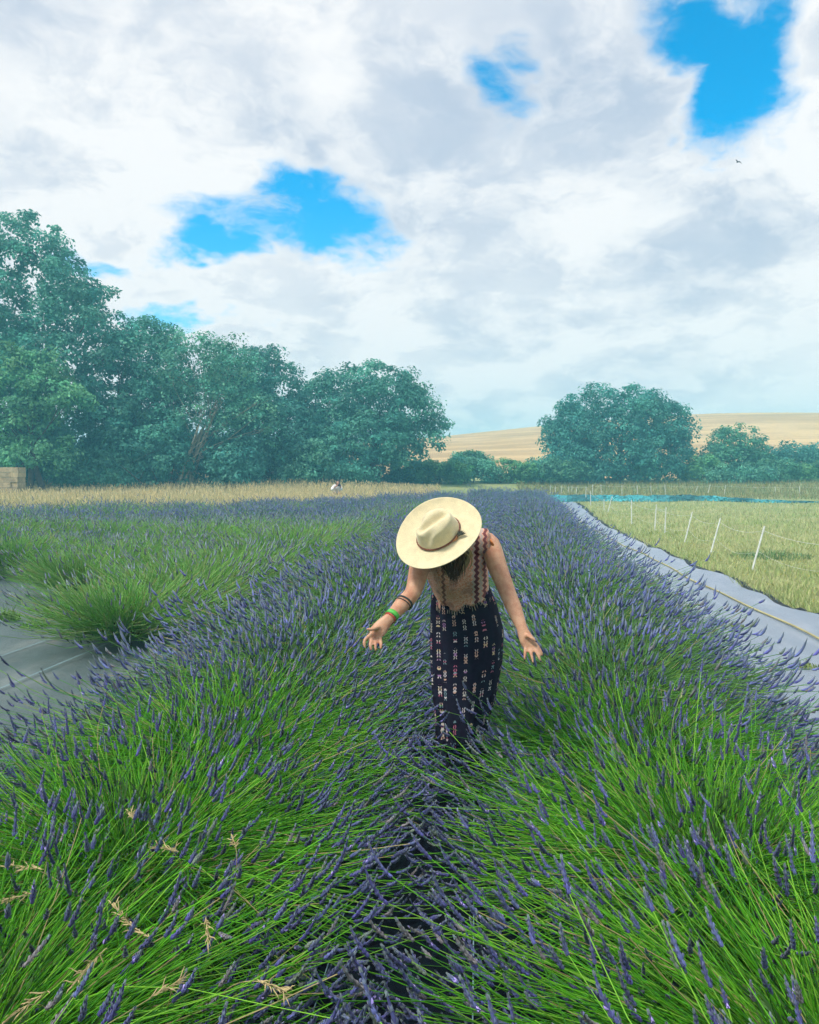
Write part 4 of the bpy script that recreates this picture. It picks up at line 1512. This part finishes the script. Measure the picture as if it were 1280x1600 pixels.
# top ---------------------------------------------------------------
def top_colour(g, tc, p):
    o = tc.outputs['Object']
    u, yo, v = g.sep(o)
    zig = g.math('PINGPONG', g.math('MULTIPLY', v, 70.0), 1.0)
    band = g.math('ADD', u, g.math('MULTIPLY', zig, 0.010))
    nz = g.noise(o, 130, 4, 0.7)
    big = g.noise(o, 14, 3, 0.6)
    c = g.mix(g.smooth(nz, 0.38, 0.62), (0.84, 0.31, 0.185), (0.97, 0.66, 0.52))
    c = g.mix(g.math('MULTIPLY', g.smooth(big, 0.5, 0.65), 0.5), c, (0.34, 0.13, 0.12))
    for x0, wd, cc, k in ((0.045, 0.006, (0.60, 0.52, 0.48), 0.8), (0.060, 0.011, (0.12, 0.03, 0.055), 0.95), (0.080, 0.008, (0.66, 0.56, 0.52), 0.85), (0.098, 0.009, (0.16, 0.04, 0.06), 0.9), (0.120, 0.007, (0.72, 0.58, 0.50), 0.7), (-0.095, 0.008, (0.20, 0.06, 0.07), 0.8)):
        m_ = g.smooth(g.math('ABSOLUTE', g.math('SUBTRACT', band, x0)), wd, wd * 0.6)
        c = g.mix(g.math('MULTIPLY', m_, k), c, cc)
    st = g.math('MULTIPLY', g.math('SINE', g.math('MULTIPLY', u, 900.0)), g.math('SINE', g.math('MULTIPLY', v, 1100.0)))
    c = g.mix(g.smooth(st, 0.25, 0.85, 0.0, 0.45), c, (0.30, 0.085, 0.06))
    b = g.node('ShaderNodeBump')
    b.inputs['Strength'].default_value = 0.7
    b.inputs['Distance'].default_value = 0.004
    g.t.links.new(g.math('ADD', st, g.math('MULTIPLY', nz, 3.0)), b.inputs['Height'])
    g.t.links.new(b.outputs[0], p.inputs['Normal'])
    return c


M['top'] = material('knitted_top', tint=False, rough=0.9, spec=0.1, fn=top_colour)
n1, n2 = 30, 72
cs = spline(spine, 60)
i0, i1 = 22, 57
cp = cs[i0:i1 + 1][np.linspace(0, i1 - i0, n1).astype(int)]
kk = np.linspace(i0, i1, n1) / 59 * 5
rr = np.interp(kk, range(6), sr) + 0.010
ff = np.interp(kk, range(6), sf)
tan = unit(np.gradient(cp, axis=0))
a = unit(np.cross(tan, TOCAM))
b_ = np.cross(a, tan)
th = np.linspace(0, 2 * np.pi, n2)
tv, tu = [], []
for i in range(n1):
    k = i / (n1 - 1)
    w_ = rr[i] * (1 + 0.02 * np.sin(th * 8 + k * 4))
    hem = -tan[i] * (0.012 * np.sin(th * 11) + 0.02 * np.sin(th * 3 + 0.5))[:, None] * (1 - sstep(0, 0.25, k))
    bust = 0.028 * np.exp(-((k - 0.48) / 0.20) ** 2) * (np.exp(-((np.cos(th) - 0.48) / 0.35) ** 2) + np.exp(-((np.cos(th) + 0.48) / 0.35) ** 2)) * (np.sin(th) * (1 if (b_[i] @ TOCAM) > 0 else -1) > 0)
    sgn = 1 if (b_[i] @ TOCAM) > 0 else -1
    tv.append(cp[i] + np.cos(th)[:, None] * w_[:, None] * a[i] + np.sin(th)[:, None] * (w_ * ff[i] * 1.05 + 0.006)[:, None] * b_[i] + hem + (bust * sgn)[:, None] * b_[i])
    tu.append(np.stack([th / (2 * np.pi), np.full(n2, k * 0.3)], -1))
topb = MB().add(np.array(tv).reshape(-1, 3), grid_faces(n2, n1)[:, ::-1])
for (e_, inn) in ((rel(761, 847, 3.835), -1), (rel(659, 868, 3.83), 1)):          # shoulder yoke
    nk_ = rel(712, 850, 3.825)
    topb.tube(spline([nk_, nk_ * 0.5 + e_ * 0.5 + CU * 0.004, e_], 9), np.linspace(0.066, 0.060, 9), 18, ref=TOCAM, flat=0.98)
top = topb.build('top', M['top'], woman)
fr = MB()
for q in np.linspace(0, n2 - 1, 90).astype(int):
    e_ = tv[0][q]
    o_ = unit(e_ - cp[0])
    fr.tube([e_ + tan[0] * 0.006 + o_ * 0.003, e_ - tan[0] * 0.008 + o_ * 0.007, e_ - tan[0] * rgs.uniform(0.012, 0.024) + o_ * 0.006 + rgs.normal(0, 0.003, 3)], [0.0022, 0.0024, 0.0012], 5, np.array((0.42, 0.33, 0.27)) * rgs.uniform(0.5, 1.4))
fr.build('fringe', M['straw'], woman)['kind'] = 'stuff'
top['label'] = 'sleeveless coral and brown knitted top'
so = top.modifiers.new('thickness', 'SOLIDIFY')
so.thickness = 0.004
M['trim'] = material('orange_trim', (0.62, 0.22, 0.08), 0.9, tint=False, noise=(60, 0.6, 1.2), bump=(120, 0.8, 0.004))
for (S, inn) in ((LS, -1), (RS, 1)):
    t = np.linspace(0, 2 * np.pi, 33)
    c = S + inn * CR * 0.004 + CU * 0.004
    e1, e2 = unit(TOCAM - CR * inn * 0.3), unit(CU + CR * inn * 0.55)
    rad = 0.060 + 0.005 * np.sin(t * 9)
    MB().tube(c + np.cos(t)[:, None] * rad[:, None] * e1 + np.sin(t)[:, None] * rad[:, None] * e2, 0.0065, 6, cap=False).build('armhole_trim', M['trim'], woman)
# tie cords down the front of the top
M['cord'] = material('dark_cord', (0.05, 0.025, 0.03), 0.8, tint=False)
MB().tube(spline([rel(700, 878, 3.80), rel(704, 892, 3.86), rel(707, 902, 3.90), rel(711, 916, 3.93)], 10), 0.0035, 6).build('tie_cord', M['cord'], woman)
MB().tube(spline([rel(703, 878, 3.80), rel(706, 893, 3.86), rel(709, 903, 3.90), rel(708, 914, 3.93)], 10), 0.0035, 6).build('tie_cord', M['cord'], woman)

# hair ----------------------------------------------------------------
M['hair'] = material('hair', (1, 1, 1), 0.45, spec=0.4)
hb = MB()
rh = np.random.default_rng(17)
for i in range(280):
    u = rh.random()
    st = HC + HN * rh.uniform(-0.03, 0.02) + (-HF * rh.uniform(0.2, 1.0) + HS * rh.uniform(-1, 1)) * 0.06
    px0, px1 = 683 + 54 * u + rh.normal(0, 2), 698 + 26 * u + rh.normal(0, 4)
    ye = 918 - 46 * abs(u - 0.42) - rh.uniform(0, 22)
    mid = rel(px0, 866 + rh.normal(0, 3), 3.66 + rh.normal(0, 0.02))
    end = rel(px1, ye, 3.72 + rh.normal(0, 0.015))
    P_ = spline([st, st * 0.45 + mid * 0.55 + TOCAM * 0.015, mid, mid * 0.5 + end * 0.5 + rh.normal(0, 0.006, 3), end], 12)
    blond = (u > 0.80 and rh.random() < 0.8) or rh.random() < 0.04
    c_ = np.array((0.46, 0.31, 0.15)) if blond else np.array((0.060, 0.030, 0.020)) * rh.uniform(0.7, 2.2)
    hb.tube(P_, np.interp(np.linspace(0, 1, 12), [0, 0.3, 0.8, 1], [0.002, 0.0042, 0.0030, 0.0006]), 6, c_, flat=0.6)
hair = hb.build('hair', M['hair'], woman)
hair['label'] = 'long dark brown hair with a blonde streak'
hair['kind'] = 'stuff'

# hat -----------------------------------------------------------------
M['felt'] = material('cream_felt', (0.66, 0.57, 0.365), 0.9, tint=False, spec=0.12, noise=(26, 0.90, 1.05), bump=(140, 0.45, 0.003), sheen=0.25)
HO = rel(685.5, 834, 3.62)                     # centre of the brim plane


def hp(f, s, n):
    f, s, n = np.broadcast_arrays(np.asarray(f, float), np.asarray(s, float), np.asarray(n, float))
    return HO + f[..., None] * HF + s[..., None] * HS + n[..., None] * HN


nph = 96
ph = np.linspace(0, 2 * np.pi, nph, endpoint=False)
bv = []
prof = [(0.0, 0.0), (0.12, -0.002), (0.3, -0.003), (0.5, -0.002), (0.7, 0.001), (0.85, 0.005), (0.96, 0.010), (1.0, 0.0115), (1.008, 0.0085), (0.995, 0.006), (0.96, 0.005), (0.85, 0.0005), (0.7, -0.0035), (0.5, -0.0065), (0.3, -0.0075), (0.12, -0.0065), (0.0, -0.0045)]
for t, z in prof:
    rf = 0.100 + (0.200 - 0.100) * t
    rs = 0.083 + (0.187 - 0.083) * t
    zz = z + 0.012 * (t ** 2) * (np.sin(ph) ** 2) - 0.010 * t ** 2 * np.cos(ph) ** 2 + 0.003 * t * np.sin(3 * ph + 1)
    bv.append(hp(rf * np.cos(ph), rs * np.sin(ph), zz))
bv = np.array(bv)


def ring_faces(n, rows):
    i = np.arange(rows - 1)[:, None] * n
    j = np.arange(n)[None]
    k = (j + 1) % n
    return np.stack([i + j, i + n + j, i + n + k, i + k], -1).reshape(-1, 4)


hat = MB().add(bv.reshape(-1, 3), ring_faces(nph, len(prof))[:, ::-1]).build('hat', M['felt'], woman)
hat['label'] = 'cream wide-brimmed felt hat tilted towards the viewer'
cv = []
side_n, top_n = 14, 16
H = 0.108


def crown_top(f, s, rho):
    """height of the crown's top over its plan, with its lengthwise crease and front pinches"""
    crease = 0.030 * np.exp(-(s / 0.020) ** 2) * sstep(1.02, 0.55, np.abs(f / 0.085))
    pinch = 0.026 * np.exp(-(((f - 0.052) / 0.030) ** 2 + ((np.abs(s) - 0.050) / 0.018) ** 2))
    slope = 0.016 * sstep(-0.09, 0.10, f)
    return H - crease - pinch - slope * 0.9 - 0.020 * rho ** 4


for i in range(side_n):
    t = i / (side_n - 1)
    rs_ = 1 - 0.17 * t ** 1.4
    f = 0.100 * rs_ * np.cos(ph)
    s = 0.083 * rs_ * np.sin(ph)
    pin = 1 - 0.13 * t ** 2 * (np.exp(-((np.abs(np.angle(np.exp(1j * ph))) - 0.75) / 0.32) ** 2))
    f, s = f * pin, s * pin
    z = crown_top(f, s, np.ones(nph)) * t ** 0.95
    cv.append(hp(f, s, z))
for i in range(1, top_n + 1):
    rho = 1 - i / (top_n + 0.3)
    rs_ = 0.83 * rho
    pin = 1 - 0.13 * (np.exp(-((np.abs(np.angle(np.exp(1j * ph))) - 0.75) / 0.32) ** 2))
    f, s = 0.100 * rs_ * np.cos(ph) * pin, 0.083 * rs_ * np.sin(ph) * pin
    cv.append(hp(f, s, crown_top(f, s, np.full(nph, rho))))
cv = np.array(cv)
cb = MB().add(cv.reshape(-1, 3), ring_faces(nph, len(cv))[:, ::-1])
cb.add(cv[-1], [list(range(nph))])
cb.build('hat_crown', M['felt'], hat)
M['leather'] = material('leather_band', (0.17, 0.062, 0.035), 0.55, tint=False, noise=(40, 0.7, 1.3))
pt = np.linspace(0, 2 * np.pi, 97)
MB().tube(hp(0.1015 * np.cos(pt), 0.0845 * np.sin(pt), np.full(97, 0.006)), 0.0034, 6, cap=False, flat=1.3).build('hat_band', M['leather'], hat)
# feather tucked in the band, on the side towards the woman's left
pr_ = hp(0.1015 * np.cos(pt), 0.0845 * np.sin(pt), np.full(97, 0.006)) + root_loc - CP
dd = pr_ @ CF
qx, qy = 640 + FPX * (pr_ @ CR) / dd, 800 - FPX * (pr_ @ CU) / dd
pf = pt[np.argmin((qx - 706) ** 2 + (qy - 838) ** 2)]
M['feather'] = material('feather', (1, 1, 1), 0.7, trans=0.1)
fb = MB()
dirs = 1 if qx[(np.argmin((qx - 706) ** 2 + (qy - 838) ** 2) + 3) % 96] > 706 else -1
base_p = lambda a_, o, z: hp((0.1015 + o) * np.cos(a_), (0.0845 + o) * np.sin(a_), z)
for j in range(11):
    w_ = (j - 5) / 5
    e_ = [base_p(pf + dirs * 0.02, 0.006, 0.008), base_p(pf + dirs * (0.16 + 0.02 * w_), 0.011 + 0.003 * w_, 0.012), base_p(pf + dirs * (0.30 - 0.04 * abs(w_)), 0.018 + 0.011 * w_, 0.017 - 0.004 * w_), base_p(pf + dirs * (0.42 - 0.07 * abs(w_) - 0.03 * (j % 2)), 0.024 + 0.018 * w_, 0.021 - 0.006 * w_)]
    fb.tube(spline(e_, 8), [0.0012, 0.0025, 0.004, 0.005, 0.0052, 0.005, 0.004, 0.001], 5, ((0.055, 0.065, 0.05), (0.13, 0.14, 0.10), (0.025, 0.03, 0.025))[j % 3], flat=0.35)
fb.build('feather', M['feather'], hat)
ob = MB()
for j in range(5):
    ob.tube(spline([base_p(pf - dirs * 0.14, 0.006, 0.006 + 0.001 * j), base_p(pf, 0.009, 0.007 + 0.002 * (j - 2)), base_p(pf + dirs * 0.16, 0.010, 0.010 + 0.004 * (j - 2))], 6), [0.001, 0.0025, 0.003, 0.003, 0.0025, 0.001], 5, (0.50, 0.24, 0.10), flat=0.5)
ob.build('feather', M['feather'], hat)

# bands on the forearm and wrist
M['ink'] = material('dark_band', (0.03, 0.045, 0.045), 0.7, tint=False)
M['green_band'] = material('green_wristband', (0.10, 0.46, 0.07), 0.5, tint=False)
M['red_thread'] = material('red_thread', (0.55, 0.06, 0.04), 0.8, tint=False)


def arm_ring(name, t, r0, half, mat, label, lean=0.0):
    fa = unit(RW - RE)
    c = RE + (RW - RE) * t
    e1 = unit(np.cross(fa, TOCAM))
    e2 = np.cross(e1, fa)
    q = np.linspace(0, 2 * np.pi, 41)
    rows = []
    for o, k in ((-half, 1.0), (-half, 1.05), (half, 1.05), (half, 1.0)):
        rows.append(c + fa * o + np.cos(q)[:, None] * e1 * r0 * k + np.sin(q)[:, None] * e2 * r0 * 0.92 * k + fa * (np.cos(q) * lean)[:, None])
    o_ = MB().add(np.array(rows).reshape(-1, 3), grid_faces(41, 4)).build(name, mat, woman)
    o_['label'] = label
    return o_


arm_ring('arm_band', 0.36, 0.0385, 0.0042, M['ink'], 'broader dark band round the forearm', 0.006)
arm_ring('arm_band', 0.44, 0.0378, 0.0018, M['ink'], 'thin dark band round the forearm', 0.006)
arm_ring('wristband', 0.86, 0.0285, 0.0105, M['green_band'], 'bright green wristband', 0.002)
arm_ring('bracelet', 0.96, 0.0265, 0.0024, M['red_thread'], 'thin red thread bracelet')
# painted nails and eyes
M['nail'] = material('dark_nail', (0.03, 0.02, 0.04), 0.25, tint=False)
for q in ((848.6, 1024.5, 3.594), (845.5, 1033.5, 3.584), (834, 1036.5, 3.589), (820, 1031.5, 3.599), (837.8, 1002.4, 3.588)):
    MB().ellipsoid(rel(*q), (0.0042, 0.0042, 0.0042), nu=8, nv=6).build('fingernail', M['nail'], woman)
M['eye'] = material('eye', (0.05, 0.03, 0.02), 0.2, tint=False)
for sg in (-1, 1):
    MB().ellipsoid(HC - HN * 0.004 + HF * 0.088 + HS * sg * 0.032, (0.009, 0.011, 0.006), HA, 10, 8).build('eye', M['eye'], woman)

# second person, crouching far away ------------------------------------
pd = 41.5
c0 = at(527, 757, pd)
g0 = np.array((c0[0], c0[1], float(terrain(c0[0], c0[1])) + 0.03))


def q2(px, py, dz=0.0):
    return at(px, py, pd + dz) - g0


bd = MB()
hd = q2(528.3, 754.6, -0.18)
nk = q2(526.5, 758.0, -0.05)
hp_ = np.array((nk[0] - 0.05, nk[1] + 0.30, 0.45))
bd.ellipsoid(hd, (0.085, 0.095, 0.115), nu=14, nv=10)
bd.tube([hd - np.array((0, 0, 0.05)), nk], 0.055, 10)
bd.tube(spline([nk + np.array((0, 0, 0.0)), nk * 0.7 + hp_ * 0.3, nk * 0.35 + hp_ * 0.65, hp_], 10), [0.08, 0.15, 0.17, 0.165, 0.155, 0.15, 0.15, 0.16, 0.165, 0.14], 12, flat=0.75, ref=TOCAM)
for sg in (-1, 1):
    sh = nk + CR * 0.17 * sg - np.array((0, 0, 0.06))
    el = sh + CR * 0.07 * sg + TOCAM * 0.18 - np.array((0, 0, 0.17))
    hn_ = q2(529.5, 757.8, -0.38) + CR * 0.06 * sg
    bd.tube(spline([nk * 0.6 + sh * 0.4, sh, el, hn_], 12), np.linspace(0.055, 0.035, 12), 9)
    for f_ in range(4):
        bd.tube([hn_, hn_ + CR * (-sg * 0.05) + np.array((0, 0, 0.05 - 0.024 * f_))], [0.018, 0.009], 6)
    bd.tube([hn_, hn_ + CR * (-sg * 0.03) + TOCAM * 0.05], [0.018, 0.01], 6)
    kn = hp_ + CR * 0.16 * sg + TOCAM * 0.38 + np.array((0, 0, 0.02))
    ft = np.array((kn[0], kn[1] + 0.16, 0.07))
    bd.tube(spline([hp_ + CR * 0.08 * sg, kn, ft], 12), np.linspace(0.10, 0.05, 12), 9)
    bd.tube([ft, ft + TOCAM * 0.16 + np.array((0, 0, -0.02))], [0.05, 0.035], 8)
me2 = remeshed(bd, 0.014, 3)
me2.materials.append(M['skin'])
p2 = link('person', me2)
p2.location = tuple(g0)
tag(p2, 'distant dark-haired person in a white top crouching at the far edge of the lavender', 'person')
M['white'] = material('white_cloth', (0.80, 0.80, 0.80), 0.85, tint=False, bump=(12, 0.5, 0.02))
wb = MB()
wb.tube(spline([nk + np.array((0, 0, 0.01)), nk * 0.7 + hp_ * 0.3, nk * 0.35 + hp_ * 0.65, hp_], 10), np.array([0.10, 0.165, 0.19, 0.185, 0.175, 0.17, 0.17, 0.18, 0.185, 0.17]), 14, flat=0.78, ref=TOCAM)
for sg in (-1, 1):
    sh = nk + CR * 0.17 * sg - np.array((0, 0, 0.06))
    el = sh + CR * 0.07 * sg + TOCAM * 0.18 - np.array((0, 0, 0.17))
    wb.tube(spline([nk * 0.6 + sh * 0.4, sh, el, el * 0.6 + (q2(529.5, 757.8, -0.38) + CR * 0.06 * sg) * 0.4], 12), np.linspace(0.075, 0.058, 12), 9)
link('shirt', remeshed(wb, 0.014, 2), p2).data.materials.append(M['white'])
M['black_hair'] = material('black_hair', (0.012, 0.011, 0.012), 0.5, tint=False)
hb = MB().ellipsoid(hd - TOCAM * 0.030 + np.array((0, 0, 0.035)), (0.105, 0.105, 0.115), nu=14, nv=10)
hb.ellipsoid(hd + CR * 0.075 - TOCAM * 0.03 - np.array((0, 0, 0.03)), (0.035, 0.06, 0.10), nu=10, nv=8)
hb.ellipsoid(hd - CR * 0.085 - TOCAM * 0.02 - np.array((0, 0, 0.02)), (0.035, 0.06, 0.09), nu=10, nv=8)
for sg in (-1, 1):
    hb.ellipsoid(hd + CR * 0.05 * sg + np.array((0, 0, 0.13)), (0.045, 0.04, 0.04), nu=10, nv=8)
link('hair', remeshed(hb, 0.012, 2), p2).data.materials.append(M['black_hair'])
M['camera_black'] = material('camera_body', (0.015, 0.015, 0.017), 0.4, tint=False)
cc = at(530.2, 758.4, pd - 0.42)
hc = empty('hand_camera', tuple(cc), YAW)
MB().box((-0.075, -0.03, -0.045), (0.075, 0.03, 0.04)).box((-0.03, -0.028, 0.04), (0.03, 0.028, 0.065)).build('camera_body', M['camera_black'], hc, smooth=False)
MB().tube([(0, -0.03, 0), (0, -0.06, 0), (0, -0.10, 0)], [0.036, 0.036, 0.032], 14).build('lens', M['camera_black'], hc)
tag(hc, 'small black camera held up by the distant crouching person', 'camera')

# bird --------------------------------------------------------------------
bp = at(1153.5, 253, 36)
bird = link('bird', MB().ellipsoid((0, 0, 0), (0.026, 0.075, 0.024), nu=10, nv=8).tube([(0, 0.06, 0.002), (0, 0.09, 0.008), (0, 0.112, 0.004)], [0.018, 0.017, 0.003], 8).mesh('bird', material('dark_plumage', (0.02, 0.02, 0.024), 0.7, tint=False)))
bird.location = tuple(bp)
bird.rotation_euler = (0.1, 0.35, YAW + 0.35)
tag(bird, 'small dark bird flying high at the right', 'bird')
bm_ = bird.data.materials[0]
for sg in (-1, 1):
    cr_ = [(0.015 * sg, 0.02, 0.01), (0.075 * sg, 0.045, 0.055), (0.135 * sg, 0.015, 0.045), (0.195 * sg, -0.045, 0.015)]
    ch = [0.06, 0.055, 0.042, 0.006]
    v = []
    for (x, y, z), c_ in zip(cr_, ch):
        v += [(x, y + c_ * 0.5, z), (x, y, z + 0.006), (x, y - c_ * 0.6, z), (x, y, z - 0.003)]
    wb = MB().add(v, np.concatenate([np.array([[i * 4 + j, i * 4 + (j + 1) % 4, i * 4 + 4 + (j + 1) % 4, i * 4 + 4 + j] for j in range(4)]) for i in range(3)]))
    wb.build('wing', bm_, bird)
MB().add([(-0.012, -0.06, 0.0), (0.012, -0.06, 0.0), (0.035, -0.13, 0.0), (0, -0.115, 0.004), (-0.035, -0.13, 0.0), (0, -0.07, 0.006)], [(0, 1, 5), (1, 2, 3), (1, 3, 5), (0, 5, 3), (0, 3, 4)]).build('tail', bm_, bird)

# ------------------------------------------------------------------ haze
hz = bpy.data.materials.new('haze')
hz.use_nodes = True
ht = hz.node_tree
ht.nodes.clear()
pv_ = ht.nodes.new('ShaderNodeVolumePrincipled')
pv_.inputs['Color'].default_value = (0.24, 0.75, 1.0, 1)
pv_.inputs['Density'].default_value = 0.0035
pv_.inputs['Anisotropy'].default_value = 0.0
ho = ht.nodes.new('ShaderNodeOutputMaterial')
ht.links.new(pv_.outputs[0], ho.inputs['Volume'])
tag(MB().box((-345, -125, -1.6), (355, 436, 17.0)).build('haze', hz, smooth=False), 'thin blue haze hanging over the field', kind='stuff')
